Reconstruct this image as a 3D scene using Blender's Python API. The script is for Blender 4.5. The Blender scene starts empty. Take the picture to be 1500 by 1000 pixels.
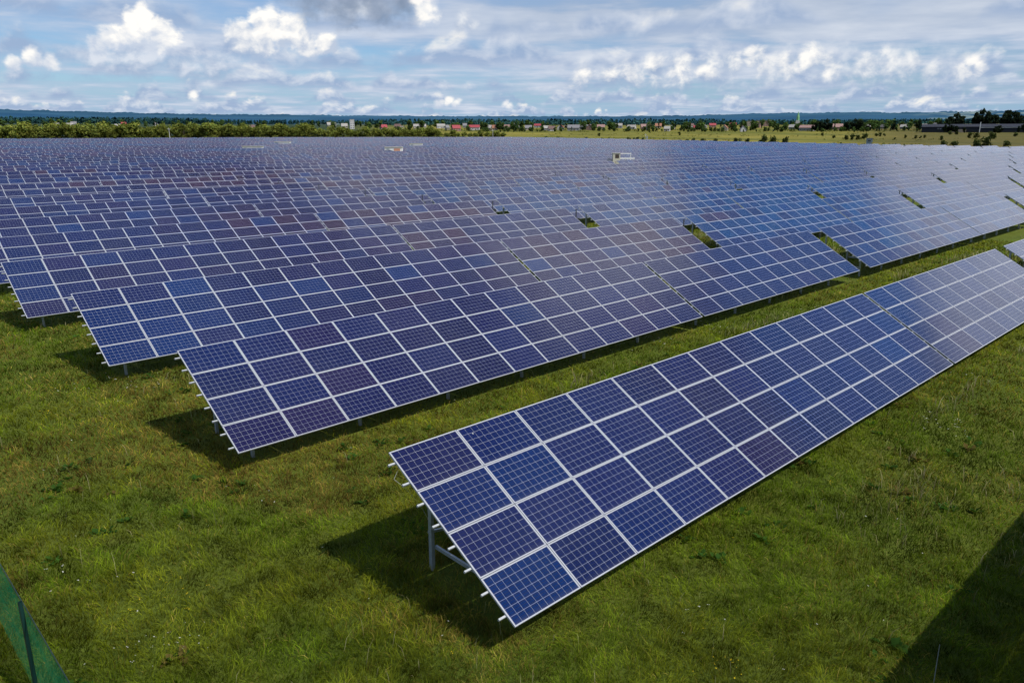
import bpy, bmesh, math, random
import numpy as np
from mathutils import Vector, Matrix

random.seed(11); RNG = np.random.default_rng(7)
R = math.radians
scene = bpy.context.scene
COL = scene.collection

# ------------------------------------------------------------------ camera frame (metres, X along the rows, Y up the slope of the tables)
CAM_Z, PITCH, YAW, FPX = 8.6, R(15.13), R(43.95), 1127.0
FW = np.array([math.sin(YAW)*math.cos(PITCH), math.cos(YAW)*math.cos(PITCH), -math.sin(PITCH)])
RT = np.array([math.cos(YAW), -math.sin(YAW), 0.0]); UP = np.cross(RT, FW)
TILT = R(30.64); CT, ST = math.cos(TILT), math.sin(TILT)
SUN = Vector((0.47, -2.26, 2.75)).normalized()

def bearing(px): return YAW + math.atan((px-750)/1167.6)
def polar(px, D):
    b = bearing(px); return D*math.sin(b), D*math.cos(b)
def project(P):
    P = np.asarray(P, float) - np.array([0, 0, CAM_Z]); d = P@FW
    return 750+FPX*(P@RT)/d, 500-FPX*(P@UP)/d, d

def sstep(a, b, x):
    t = np.clip((x-a)/(b-a), 0, 1); return t*t*(3-2*t)
def height(x, y):
    x = np.asarray(x, float); y = np.asarray(y, float)
    D = np.hypot(x, y)
    g = np.interp(y, [-60, 8, 18, 28, 38], [0, .015, -.03, .11, .17]) + .26*(np.clip(y-38, 0, 400)/72)**1.6 + .001*np.clip(x-40, 0, 400)
    fh = np.interp(D, [0, 450, 700, 1000, 1300, 2000, 3000, 6000, 20000], [2, 2, 4.5, 11, 17.5, 28, 40, 60, 60])
    w = sstep(430, 650, D)
    return g*(1-w)+fh*w
def H(x, y): return float(height(x, y))
def ground_at(px, py):
    d = FW+RT*(px-750)/FPX+UP*(500-py)/FPX; t = 1.0
    for _ in range(60):
        p = np.array([0, 0, CAM_Z])+d*t
        t += (H(p[0], p[1])-p[2])/d[2]*.9
    p = np.array([0, 0, CAM_Z])+d*t
    return p

# value noise for colour patches in mesh data
_L = RNG.random((257, 257))
def vnoise(x, y):
    x = np.asarray(x, float); y = np.asarray(y, float)
    xi = np.floor(x).astype(int); yi = np.floor(y).astype(int); fx = x-xi; fy = y-yi
    fx = fx*fx*(3-2*fx); fy = fy*fy*(3-2*fy); a = xi % 256; b = yi % 256
    return (_L[a, b]*(1-fx)+_L[a+1, b]*fx)*(1-fy)+(_L[a, b+1]*(1-fx)+_L[a+1, b+1]*fx)*fy
def fbm(x, y, o=4):
    s = 0; n = 0
    for i in range(o):
        s = s+vnoise(x*2**i+17.3*i, y*2**i+5.1*i)/2**i; n += 1/2**i
    return s/n

# ------------------------------------------------------------------ small builders
def link(name, me, parent=None, mats=()):
    o = bpy.data.objects.new(name, me); COL.objects.link(o)
    if parent is not None: o.parent = parent
    if me is not None and not me.materials:
        for m in mats: me.materials.append(m)
    return o
def empty(name, loc=(0, 0, 0), rot=(0, 0, 0)):
    o = bpy.data.objects.new(name, None); COL.objects.link(o)
    o.location = loc; o.rotation_euler = rot; o.empty_display_size = .3
    return o
def tag(o, label=None, cat=None, group=None, kind=None):
    if label: o['label'] = label
    if cat: o['category'] = cat
    if group: o['group'] = group
    if kind: o['kind'] = kind
    return o
def mesh_np(name, verts, faces, smooth=False):
    me = bpy.data.meshes.new(name); me.from_pydata([tuple(v) for v in verts], [], [tuple(f) for f in faces]); me.update()
    if smooth: me.polygons.foreach_set('use_smooth', [True]*len(me.polygons))
    return me
def mesh_fast(name, V, F, k):
    """V (n,3) floats, F (m,k) ints."""
    me = bpy.data.meshes.new(name); n, m = len(V), len(F)
    me.vertices.add(n); me.vertices.foreach_set('co', np.asarray(V, np.float32).ravel())
    me.loops.add(m*k); me.loops.foreach_set('vertex_index', np.asarray(F, np.int32).ravel())
    me.polygons.add(m); me.polygons.foreach_set('loop_start', np.arange(0, m*k, k, dtype=np.int32))
    me.update(calc_edges=True)
    return me
def point_color(me, C, name='col'):
    a = me.color_attributes.new(name, 'FLOAT_COLOR', 'POINT')
    c = np.ones((len(C), 4), np.float32); c[:, :3] = C; a.data.foreach_set('color', c.ravel())
class MB:
    def __init__(s): s.v = []; s.f = []; s.m = []
    def box(s, x0, x1, y0, y1, z0, z1, mat=0, M=None):
        b = len(s.v)
        for p in ((x0, y0, z0), (x1, y0, z0), (x1, y1, z0), (x0, y1, z0), (x0, y0, z1), (x1, y0, z1), (x1, y1, z1), (x0, y1, z1)):
            s.v.append(tuple(M@Vector(p)) if M is not None else p)
        for f in ((0, 3, 2, 1), (4, 5, 6, 7), (0, 1, 5, 4), (1, 2, 6, 5), (2, 3, 7, 6), (3, 0, 4, 7)):
            s.f.append(tuple(b+i for i in f)); s.m.append(mat)
        return s
    def bar(s, a, b, w, h, mat=0):
        a = Vector(a); b = Vector(b); d = b-a; L = d.length
        z = d.normalized(); x = z.cross(Vector((0, 0, 1)))
        if x.length < 1e-3: x = Vector((1, 0, 0))
        x.normalize(); y = z.cross(x)
        M = Matrix((( x.x, y.x, z.x, a.x), (x.y, y.y, z.y, a.y), (x.z, y.z, z.z, a.z), (0, 0, 0, 1)))
        return s.box(-w/2, w/2, -h/2, h/2, 0, L, mat, M)
    def tube(s, a, b, r0, r1, n=8, mat=0, cap=True):
        a = Vector(a); b = Vector(b); d = (b-a).normalized(); x = d.cross(Vector((0, 0, 1)))
        if x.length < 1e-3: x = Vector((1, 0, 0))
        x.normalize(); y = d.cross(x); k = len(s.v)
        for p, r in ((a, r0), (b, r1)):
            for i in range(n):
                t = 2*math.pi*i/n; s.v.append(tuple(p+x*(r*math.cos(t))+y*(r*math.sin(t))))
        for i in range(n):
            j = (i+1) % n; s.f.append((k+i, k+j, k+n+j, k+n+i)); s.m.append(mat)
        if cap:
            s.f.append(tuple(k+n+i for i in range(n))); s.m.append(mat)
        return s
    def mesh(s, name):
        me = mesh_np(name, s.v, s.f); me.polygons.foreach_set('material_index', s.m); return me
    def build(s, name, mats, parent=None):
        me = s.mesh(name)
        return link(name, me, parent, mats if isinstance(mats, (list, tuple)) else [mats])

ORD = ['zeroth', 'first', 'second', 'third', 'fourth', 'fifth', 'sixth', 'seventh', 'eighth', 'ninth', 'tenth', 'eleventh', 'twelfth']
def nth(i):
    if i < len(ORD): return ORD[i]
    return f"{i}{'th' if 10 <= i % 100 <= 20 else {1: 'st', 2: 'nd', 3: 'rd'}.get(i % 10, 'th')}"

# ------------------------------------------------------------------ node helpers
class S:
    """a node socket with arithmetic"""
    nt = None
    def __init__(s, sock): s.s = sock
    @staticmethod
    def w(x): return x
    @staticmethod
    def math(op, *a, clamp=False):
        n = S.nt.nodes.new('ShaderNodeMath'); n.operation = op; n.use_clamp = clamp
        for i, x in enumerate(a):
            if isinstance(x, S): S.nt.links.new(x.s, n.inputs[i])
            else: n.inputs[i].default_value = float(x)
        return S(n.outputs[0])
    def __add__(a, b): return S.math('ADD', a, b)
    __radd__ = __add__
    def __sub__(a, b): return S.math('SUBTRACT', a, b)
    def __rsub__(a, b): return S.math('SUBTRACT', b, a)
    def __mul__(a, b): return S.math('MULTIPLY', a, b)
    __rmul__ = __mul__
    def __truediv__(a, b): return S.math('DIVIDE', a, b)
    def __rtruediv__(a, b): return S.math('DIVIDE', b, a)
    def max(a, b): return S.math('MAXIMUM', a, b)
    def min(a, b): return S.math('MINIMUM', a, b)
    def clamp(a): return S.math('ADD', a, 0.0, clamp=True)
    def pow(a, b): return S.math('POWER', a, b)
    def frac(a): return S.math('FRACT', a)
    def abs(a): return S.math('ABSOLUTE', a)
    def lt(a, b): return S.math('LESS_THAN', a, b)
    def step(a, lo, hi):
        n = S.nt.nodes.new('ShaderNodeMapRange'); n.interpolation_type = 'SMOOTHSTEP'
        S.nt.links.new(a.s, n.inputs[0])
        for i, x in ((1, lo), (2, hi)):
            if isinstance(x, S): S.nt.links.new(x.s, n.inputs[i])
            else: n.inputs[i].default_value = x
        n.inputs[3].default_value = 0; n.inputs[4].default_value = 1
        return S(n.outputs[0])
def xyz(a, b, c=0.0):
    n = S.nt.nodes.new('ShaderNodeCombineXYZ')
    for i, x in enumerate((a, b, c)):
        if isinstance(x, S): S.nt.links.new(x.s, n.inputs[i])
        else: n.inputs[i].default_value = x
    return S(n.outputs[0])
def vmath(op, a, b=None):
    n = S.nt.nodes.new('ShaderNodeVectorMath'); n.operation = op
    for i, x in enumerate((a, b)):
        if x is None: continue
        if isinstance(x, S): S.nt.links.new(x.s, n.inputs[i])
        elif isinstance(x, (int, float)): n.inputs['Scale'].default_value = x
        else: n.inputs[i].default_value = x
    return S(n.outputs['Value'] if op in ('DOT_PRODUCT', 'DISTANCE', 'LENGTH') else n.outputs['Vector'])
def noise(vec, scale=1.0, detail=4.0, rough=.55, dist=0.0, dim='3D'):
    n = S.nt.nodes.new('ShaderNodeTexNoise'); n.noise_dimensions = dim
    n.inputs['Scale'].default_value = scale; n.inputs['Detail'].default_value = detail
    n.inputs['Roughness'].default_value = rough; n.inputs['Distortion'].default_value = dist
    if dim == '1D': S.nt.links.new(vec.s, n.inputs['W'])
    elif vec is not None: S.nt.links.new(vec.s, n.inputs['Vector'])
    return S(n.outputs[0])
def mixc(f, a, b, mode='MIX'):
    n = S.nt.nodes.new('ShaderNodeMix'); n.data_type = 'RGBA'; n.blend_type = mode
    for sock, x in ((n.inputs[0], f), (n.inputs[6], a), (n.inputs[7], b)):
        if isinstance(x, S): S.nt.links.new(x.s, sock)
        elif isinstance(x, (int, float)): sock.default_value = x
        else: sock.default_value = (*x, 1)
    return S(n.outputs[2])
def material(name):
    m = bpy.data.materials.new(name); m.use_nodes = True; nt = m.node_tree; nt.nodes.clear(); S.nt = nt
    out = nt.nodes.new('ShaderNodeOutputMaterial')
    return m, nt, out
def pbsdf(nt, out, color, rough=.6, metal=0.0, spec=.5, bump=None):
    b = nt.nodes.new('ShaderNodeBsdfPrincipled')
    for k, x in (('Base Color', color), ('Roughness', rough), ('Metallic', metal)):
        if isinstance(x, S): nt.links.new(x.s, b.inputs[k])
        elif isinstance(x, (int, float)): b.inputs[k].default_value = x
        else: b.inputs[k].default_value = (*x, 1)
    b.inputs['Specular IOR Level'].default_value = spec
    if bump is not None: nt.links.new(bump.s, b.inputs['Normal'])
    nt.links.new(b.outputs[0], out.inputs[0])
    return b
def bumpn(h, strength=.4, dist=.05):
    n = S.nt.nodes.new('ShaderNodeBump'); n.inputs['Strength'].default_value = strength; n.inputs['Distance'].default_value = dist
    S.nt.links.new(h.s, n.inputs['Height']); return S(n.outputs[0])
def geo_pos():
    n = S.nt.nodes.new('ShaderNodeNewGeometry'); return S(n.outputs['Position'])
def objco():
    n = S.nt.nodes.new('ShaderNodeTexCoord'); return S(n.outputs['Object'])
def attr(name):
    n = S.nt.nodes.new('ShaderNodeAttribute'); n.attribute_name = name; return S(n.outputs['Color'])
def obcolor():
    n = S.nt.nodes.new('ShaderNodeObjectInfo'); return S(n.outputs['Color'])
def weathered(name, c, rough=.6, metal=0.0, var=.25, scale=6.0):
    m, nt, out = material(name)
    n1 = noise(objco(), scale, 5, .6)
    col = mixc((n1-.3)*1.6, tuple(x*(1-var) for x in c), tuple(min(1, x*(1+var)) for x in c))
    pbsdf(nt, out, col, rough, metal)
    return m

# ------------------------------------------------------------------ world: Nishita sky with procedural cloud layers
def build_world():
    w = bpy.data.worlds.new('World'); scene.world = w; w.use_nodes = True
    nt = w.node_tree; nt.nodes.clear(); S.nt = nt
    out = nt.nodes.new('ShaderNodeOutputWorld'); bg = nt.nodes.new('ShaderNodeBackground'); bg.inputs[1].default_value = .1
    nt.links.new(bg.outputs[0], out.inputs[0])
    sky = nt.nodes.new('ShaderNodeTexSky'); sky.sky_type = 'NISHITA'; sky.sun_disc = False
    sky.sun_elevation = math.asin(SUN.z); sky.sun_rotation = R(192); sky.air_density = 1.0; sky.dust_density = 0.6; sky.ozone_density = 2.0
    tc = nt.nodes.new('ShaderNodeTexCoord'); V = S(tc.outputs['Generated'])
    u = vmath('DOT_PRODUCT', V, tuple(RT)); f = vmath('DOT_PRODUCT', V, (math.sin(YAW), math.cos(YAW), 0)); z = vmath('DOT_PRODUCT', V, (0, 0, 1))
    az = S.math('ARCTAN2', u, f)*57.2958; el = S.math('ARCSINE', z)*57.2958
    elp = el.max(0.02)
    base = mixc(1.0, S(sky.outputs[0]), (.66, .84, 1.06), 'MULTIPLY')
    haze = S.math('POWER', 2.718, elp*-.45)
    base = mixc(haze*.75, base, (3.5, 5.4, 7.9))
    base = mixc(el.step(3.5, .5)*.45, base, (2.7, 4.8, 7.5))
    # flat high veil, seen in perspective
    zz = z.max(0.0)+.045
    pl = xyz(u/zz, f/zz, 3.7)
    v1 = noise(pl, .55, 5, .55, .3); v2 = noise(pl, 1.9, 4, .55)
    low = el.step(24, 8)
    veil = ((v1-.49)*3.6+(v2-.5)*1.5+low*.58).clamp()
    vshade = (v1-.34)*2.4+(v2-.5)*1.5
    veilc = mixc(vshade.clamp(), (3.7, 4.75, 6.7), (6.9, 7.4, 8.4))
    deck = el.step(4.6, 7.2)*az.step(-12, 4)*low
    veil = (veil+deck*.55).clamp(); veilc = mixc(deck*.75, veilc, mixc((vshade*1.1-.05).clamp(), (4.0, 4.8, 6.2), (6.5, 7.0, 7.9)))
    # overhead cloud and openings that the tilted glass mirrors (bearing from the view axis, elevation)
    def spot(a, e, ra, re):
        q = ((az-a)/ra); p = ((el-e)/re); return (1.0-(q*q+p*p)).max(0.0)
    wob = (noise(xyz(az*.1, el*.14, 0.0), 1.0, 4, .6, 0, '2D')-.5)*1.3
    bright = ((spot(49, 14, 34, 7.5)*1.7).max(spot(25, 39, 20, 10)*1.5).max(spot(4, 47.5, 26, 6.5)*1.7).max(spot(-60, 30, 40, 16)).max(spot(130, 35, 50, 18))+wob*1.0)
    bright = bright.step(.10, 1.15)*el.step(9, 13)
    hole = ((spot(42, 26.5, 20, 6.5)*1.9).max(spot(2, 67, 30, 10)).max(spot(60, 46, 20, 10))+wob*.35).step(0, .6)
    veil = veil*(1.0-hole*.92)
    veil = veil*(.78+low*.14)
    col = mixc(veil, base, veilc)
    col = mixc(hole*.8*(1.0-bright), col, (.9, 3.1, 7.6))
    col = mixc(bright*.95, col, mixc((v2*1.6-.3).clamp(), (6.4, 7.4, 9.4), (11.0, 11.6, 12.6)))
    def billow(sc, seed, det=5, st_=1.25):
        return noise(xyz(az/sc, el/sc*st_, seed), 1.0, det, .56, .25)
    # rows of cumulus receding to the horizon: (base elevation, height, width scale, amount, seed, opacity)
    GREY, MIDC, WHITE = (3.3, 4.4, 6.4), (6.4, 7.0, 8.1), (10.0, 9.7, 9.1)
    def ramp3(t): return mixc((t*2.0-1.0).clamp(), mixc((t*2.0).clamp(), GREY, MIDC), WHITE)
    for e0, hh, sc, amt, seed, wh in ((.30, .75, .9, .60, 1.3, .75), (.75, .9, 1.4, .59, 4.1, .8), (1.35, 1.25, 2.2, .60, 7.9, .85), (2.2, 1.6, 3.2, .61, 12.2, .88), (3.2, 2.1, 4.6, .60, 17.7, .88), (4.7, 2.6, 7.0, .62, 23.1, .85), (6.9, 2.8, 9.0, .60, 29.4, .8)):
        prof = ((noise(xyz(az/sc/1.5, seed*3.1, 0.0), 1.0, 3, .55, 0, '2D')-(1-amt))*3.4).clamp()
        B = billow(sc*.8, seed, 6, 1.7); B2 = noise(xyz(az/(sc*.8)-.13, (el+sc*.11)/(sc*.8)*1.7, seed), 1.0, 4, .52, .25)
        t = (el-e0)/hh
        dens = prof*1.05-t+(B-.5)*1.7
        m = dens.step(.0, .40)*(t+(B-.5)*.55+(prof-.5)*-.15).step(-.22, .12)*prof.step(0.0, .3)
        lit = (t*.72-.04+(B-B2)*3.0+(B-.5)*.9).clamp()
        col = mixc(m*wh, col, ramp3(lit))
    # the large clouds: puffs (azimuth, elevation, radius) in degrees
    Bh = billow(1.5, 31.0, 6); Bh2 = noise(xyz(az/1.5-.25, (el+.35)/1.5*1.25, 31.0), 1.0, 4, .52, .25); Bs = billow(.55, 37.0, 4); Bw = billow(4.0, 43.0, 5, 2.2)
    dirp = xyz(az+(Bw-.5)*1.2, el+(Bs-.5)*.35, 0.0)
    def hero(puffs, e0, e1, dark, light, op=1.0, soft=.3, flat=.5):
        d = None
        for a, e, r in puffs:
            q = 1.0-vmath('DISTANCE', dirp, (a, e, 0))*(1.0/r)
            d = q if d is None else d.max(q)
        dens = d+(Bh-.5)*1.35+(Bs-.5)*.45
        m = dens.step(0, soft*1.7)*((el-e0+.3)+(Bh-.5)*1.4).step(-.5*flat, .5*flat)
        t = (el-e0)*(1.0/(e1-e0))
        lit = (t*1.05-.02+(Bh-Bh2)*2.8+(Bs-.5)*.5+d*.2).clamp()
        return m*op, mixc(lit, dark, light)
    W, G = (10.6, 10.3, 9.8), (3.5, 4.5, 6.3)
    for args in (
        ([(-24.6, 4.6, 2.8), (-21.8, 4.2, 2.3), (-20.0, 4.0, 2.0), (-27.0, 4.6, 1.5)], 3.7, 5.6, G, (7.6, 8.0, 8.8), .9, .6, 1.2),
        ([(-24.5, 6.4, 1.5), (-23.2, 6.2, 1.2), (-25.9, 5.7, 1.1), (-26.8, 5.2, .8), (-24.0, 7.1, .95)], 5.0, 7.0, (5.6, 6.4, 7.8), W, 1.0, .25, .9),
        ([(-30.4, 4.35, .75), (-29.6, 4.2, .7), (-31.4, 4.0, .6)], 3.8, 5.0, (5.4, 6.2, 7.6), W, .95, .35, .7),
        ([(-18.1, 6.2, 1.3), (-16.6, 6.9, 1.5), (-15.2, 6.5, 1.5), (-14.0, 5.9, 1.2), (-12.6, 5.8, 1.0), (-17.0, 5.8, 1.1)], 5.1, 7.8, (5.2, 6.0, 7.4), W, 1.0, .3, 1.0),
        ([(-13.2, 9.0, 2.5), (-11.4, 8.8, 2.7), (-9.4, 8.7, 2.7), (-7.6, 8.7, 2.2), (-15.0, 9.4, 1.6)], 6.9, 11, (2.1, 2.8, 4.0), (3.3, 4.0, 5.3), 1.0, .6, 1.4),
        ([(-6.2, 8.2, 1.2), (-5.9, 7.5, .9), (-6.6, 8.9, .9)], 6.4, 8.6, (5.6, 6.4, 7.8), W, .92, .45, .8),
        ([(-3.2, 7.6, .8), (-2.6, 7.2, .7), (-3.6, 7.1, .6)], 6.5, 8.2, G, (8.6, 8.8, 9.1), .8, .6, .8),
        ([(5, 3.8, 2.0), (8, 3.9, 2.2), (11, 3.9, 2.3), (14.5, 4.0, 2.3), (18, 4.1, 2.5), (21.5, 4.1, 2.5), (25, 4.0, 2.5), (28.5, 3.7, 2.2)], 3.0, 5.4, (3.4, 4.5, 6.4), (7.4, 7.8, 8.5), .9, .7, .9),
        ([(8.3, 4.0, 1.3), (9.9, 4.3, 1.3), (11.6, 4.3, 1.5), (13.4, 4.1, 1.2), (6.9, 3.9, 1.0), (4.9, 4.0, 1.0)], 3.3, 5.6, G, W, .92, .5, 1.0),
        ([(15.4, 4.4, 1.0), (16.7, 4.9, 1.0), (17.4, 4.4, 1.0), (18.6, 4.3, 1.0), (20.0, 4.7, 1.1), (21.2, 4.2, 1.0)], 3.6, 5.8, (4.6, 5.5, 7.0), W, .94, .4, .9),
        ([(24.6, 5.0, .7), (25.0, 4.4, 1.1), (26.1, 4.1, 1.1), (23.4, 4.0, 1.3), (27.2, 3.7, .9)], 3.2, 5.5, (4.4, 5.3, 6.8), (9.3, 9.3, 9.3), .88, .5, .9),
        ([(29.4, 4.2, .6), (29.9, 3.9, .6), (29.0, 3.7, .7)], 3.3, 4.7, (5.0, 5.8, 7.2), W, .9, .4, .7),
        ([(-4.6, 2.2, .45), (-5.2, 2.0, .5), (-4.0, 2.0, .4), (-.5, 2.1, .4), (-.2, 1.9, .4), (-21.6, 2.4, .5)], 1.7, 2.7, (5.8, 6.5, 7.8), W, .9, .4, .4),
    ):
        m, c = hero(*args); col = mixc(m, col, c)
    nt.links.new(col.s, bg.inputs[0])
build_world(); scene.world.cycles.sampling_method = 'MANUAL'; scene.world.cycles.sample_map_resolution = 512

# ------------------------------------------------------------------ sun and camera
sd = bpy.data.lights.new('sun', 'SUN'); sd.energy = 4.4; sd.angle = R(.53); sd.color = (1, .95, .87)
so = bpy.data.objects.new('sun', sd); COL.objects.link(so); so.rotation_euler = (-SUN).to_track_quat('-Z', 'Y').to_euler(); so.location = (0, -40, 60)
cd = bpy.data.cameras.new('camera'); cam = bpy.data.objects.new('camera', cd); COL.objects.link(cam)
cd.sensor_width = 36; cd.lens = FPX/1500*36; cd.clip_start = .1; cd.clip_end = 60000
M = Matrix(((RT[0], UP[0], -FW[0], 0), (RT[1], UP[1], -FW[1], 0), (RT[2], UP[2], -FW[2], CAM_Z), (0, 0, 0, 1)))
cam.matrix_world = M; scene.camera = cam
scene.cycles.max_bounces = 5; scene.cycles.diffuse_bounces = 2; scene.cycles.glossy_bounces = 3; scene.cycles.transmission_bounces = 3; scene.cycles.use_adaptive_sampling = True; scene.cycles.adaptive_threshold = .02
scene.view_settings.view_transform = 'Standard'; scene.view_settings.look = 'None'; scene.view_settings.exposure = 0

# ------------------------------------------------------------------ materials
def glass_material(name):
    m, nt, out = material(name)
    uvn = nt.nodes.new('ShaderNodeUVMap'); uvn.uv_map = 'cells'
    sp = nt.nodes.new('ShaderNodeSeparateXYZ'); nt.links.new(uvn.outputs[0], sp.inputs[0])
    u, v = S(sp.outputs[0]), S(sp.outputs[1])              # 0..1 over the glass
    mu, mv = .012, .012
    cu = (u-mu)*(10/(1-2*mu)); cv = (v-mv)*(6/(1-2*mv))
    inside = (u-mu)*0.0+1.0
    for s, e in ((u, mu), (v, mv)):
        inside = inside*(1.0-s.lt(e))*s.lt(1-e)
    du = ((cu.frac()-.5).abs()*-1.0+.5); dv = ((cv.frac()-.5).abs()*-1.0+.5)     # distance to the cell edge
    cell = inside*(1.0-du.lt(.012))*(1.0-dv.lt(.013))
    bus = ((cv*3.0).frac()-.5).abs().lt(.03)
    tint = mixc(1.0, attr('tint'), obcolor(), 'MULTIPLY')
    grain = noise(xyz(cu, cv, 0.0), 3.0, 3, .7)
    tint = mixc(1.0, tint, mixc(grain, (.62, .62, .66), (1.4, 1.4, 1.34)), 'MULTIPLY')
    cellid = noise(xyz(cu-cu.frac()+.37, cv-cv.frac()+.61, 0.0), 7.7, 0, .5)
    tint = mixc(1.0, tint, mixc(cellid, (.80, .80, .82), (1.22, 1.2, 1.2)), 'MULTIPLY')
    band = ((cv*3.0).frac()-.5).abs()*2.0
    tint = mixc(1.0, tint, mixc(band, (.62, .62, .70), (1.35, 1.35, 1.30)), 'MULTIPLY')
    c = mixc(bus*.22, tint, (.20, .22, .34))
    c = mixc(inside, (.36, .37, .40), mixc(cell, (.36, .37, .43), c))
    pn = noise(geo_pos(), .9, 5, .62)
    dust = ((noise(geo_pos(), .35, 5, .65)-.42)*1.4).clamp()*.055+((.10-v)*10).clamp()*.06
    c = mixc(dust, c, (.34, .32, .30))
    spk = noise(geo_pos(), 7.0, 1, .5); c = mixc(spk.step(.835, .85), c, (.42, .42, .40))
    b = pbsdf(nt, out, c, .5, 0.0, .0)
    b.inputs['Coat Weight'].default_value = .85; b.inputs['Coat IOR'].default_value = 1.5
    nt.links.new((pn*.14+.03).s, b.inputs['Coat Roughness'])
    return m
GLASS = glass_material('solar_glass')
ALU = weathered('anodised_aluminium', (.50, .51, .54), .45, .35, .1, 3)
GALV = weathered('galvanised_steel', (.42, .45, .45), .5, .45, .2, 9)
PURL = weathered('zinc_purlin', (.46, .48, .48), .5, .3, .2, 9)
STEELD = weathered('dark_steel', (.055, .06, .062), .55, .3, .2, 8)
DARK = weathered('dark_plastic', (.03, .032, .035), .5)

def ground_material():
    m, nt, out = material('meadow_ground')
    P = geo_pos(); sp = nt.nodes.new('ShaderNodeSeparateXYZ'); nt.links.new(P.s, sp.inputs[0]); x, y = S(sp.outputs[0]), S(sp.outputs[1])
    flat = xyz(x, y, 0.0); D = vmath('LENGTH', flat)
    a = noise(flat, .16, 5, .6, .4); b = noise(flat, .9, 6, .65, .3); c = noise(flat, 9.0, 6, .7)
    g = mixc((a*2.4-.75).clamp(), (.066, .105, .012), (.150, .155, .022))
    g = mixc((b*2.6-.95).clamp(), g, (.130, .170, .020))
    g = mixc((c*3-1.35).clamp()*.65, g, (.022, .024, .008))
    # far fields
    st = noise(xyz(x*.010, y*.0035, 2.0), 1.0, 5, .55, .6); s2 = noise(xyz(x*.03, y*.02, 5.0), 1.0, 5, .6)
    fld = mixc((st*3.2-1.1).clamp(), (.13, .15, .022), (.34, .29, .055))
    fld = mixc((s2*3-1.35).clamp()*.6, fld, (.075, .092, .020))
    east = S.math('ARCTAN2', x, y)*57.2958
    s3 = noise(xyz(x*.16, y*.05, 8.0), 1.0, 5, .7, .5); fld = mixc(1.0, fld, mixc((s3*2.6-.8).clamp(), (.50, .56, .60), (.98, .92, .80)), 'MULTIPLY')
    fld = mixc(east.step(64, 72)*.72, fld, mixc((st*2.4-.7).clamp(), (.055, .056, .016), (.11, .078, .026)))  # eastern field browner and darker, cloud shadow painted into its colour
    fld = mixc((1.0-east.step(30, 38))*D.step(520, 640), fld, (.030, .050, .022))
    col = mixc(D.step(400, 520), g, fld)
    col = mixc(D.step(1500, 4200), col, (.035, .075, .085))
    bump = bumpn(c+b*.5, .8, .12)
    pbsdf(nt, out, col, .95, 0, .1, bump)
    return m
GROUND = ground_material()

# ------------------------------------------------------------------ ground: one sheet to the horizon
def build_ground():
    NA = 360
    rad = np.concatenate([[.0], np.geomspace(2, 16000, 150)])
    ang = np.linspace(0, 2*math.pi, NA, endpoint=False)
    X = rad[1:, None]*np.sin(ang)[None]; Y = rad[1:, None]*np.cos(ang)[None]
    V = np.concatenate([[[0, 0, H(0, 0)]], np.stack([X, Y, height(X, Y)], -1).reshape(-1, 3)])
    F = []
    for i in range(len(rad)-2):
        o = 1+i*NA; a = np.arange(NA); b = (a+1) % NA
        F.append(np.stack([o+a, o+b, o+NA+b, o+NA+a][::-1], -1))
    F = np.concatenate(F)
    me = mesh_fast('ground', V, F, 4)
    bm = bmesh.new(); bm.from_mesh(me); bm.verts.ensure_lookup_table()
    for i in range(NA): bm.faces.new((bm.verts[0], bm.verts[1+(i+1) % NA], bm.verts[1+i]))
    bmesh.ops.recalc_face_normals(bm, faces=bm.faces); bm.to_mesh(me); bm.free()
    if me.polygons[0].normal.z < 0: me.flip_normals()
    me.polygons.foreach_set('use_smooth', [True]*len(me.polygons))
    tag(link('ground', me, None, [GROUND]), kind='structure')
build_ground()

# ------------------------------------------------------------------ grass of the meadow round the tables (real blades)
def leaf_material(name, trans=.35, rough=.6):
    m, nt, out = material(name)
    c = attr('col')
    d = nt.nodes.new('ShaderNodeBsdfDiffuse'); t = nt.nodes.new('ShaderNodeBsdfTranslucent'); mx = nt.nodes.new('ShaderNodeMixShader')
    nt.links.new(c.s, d.inputs[0]); c2 = mixc(1.0, c, (1.1, 1.15, .55), 'MULTIPLY'); nt.links.new(c2.s, t.inputs[0])
    mx.inputs[0].default_value = trans; nt.links.new(d.outputs[0], mx.inputs[1]); nt.links.new(t.outputs[0], mx.inputs[2]); nt.links.new(mx.outputs[0], out.inputs[0])
    return m
BLADE = leaf_material('grass_blade', .48)
ROW_Y = [7.93, 18.16, 28.06, 38.0]+[38.0+10.03*i for i in range(1, 37)]
ROW_X = [7.72, 7.70, 7.65, 7.40]
rr = random.Random(5)
ROW_X += [7.5+rr.uniform(-.35, .35) for _ in range(36)]
def under_table(x, y):
    k = np.floor((y-7.9+.3)/10.03)
    dy = y-(7.93+10.03*k)
    return (x > 8.2) & (dy > .6) & (dy < 3.2) & (k >= 0)

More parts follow.
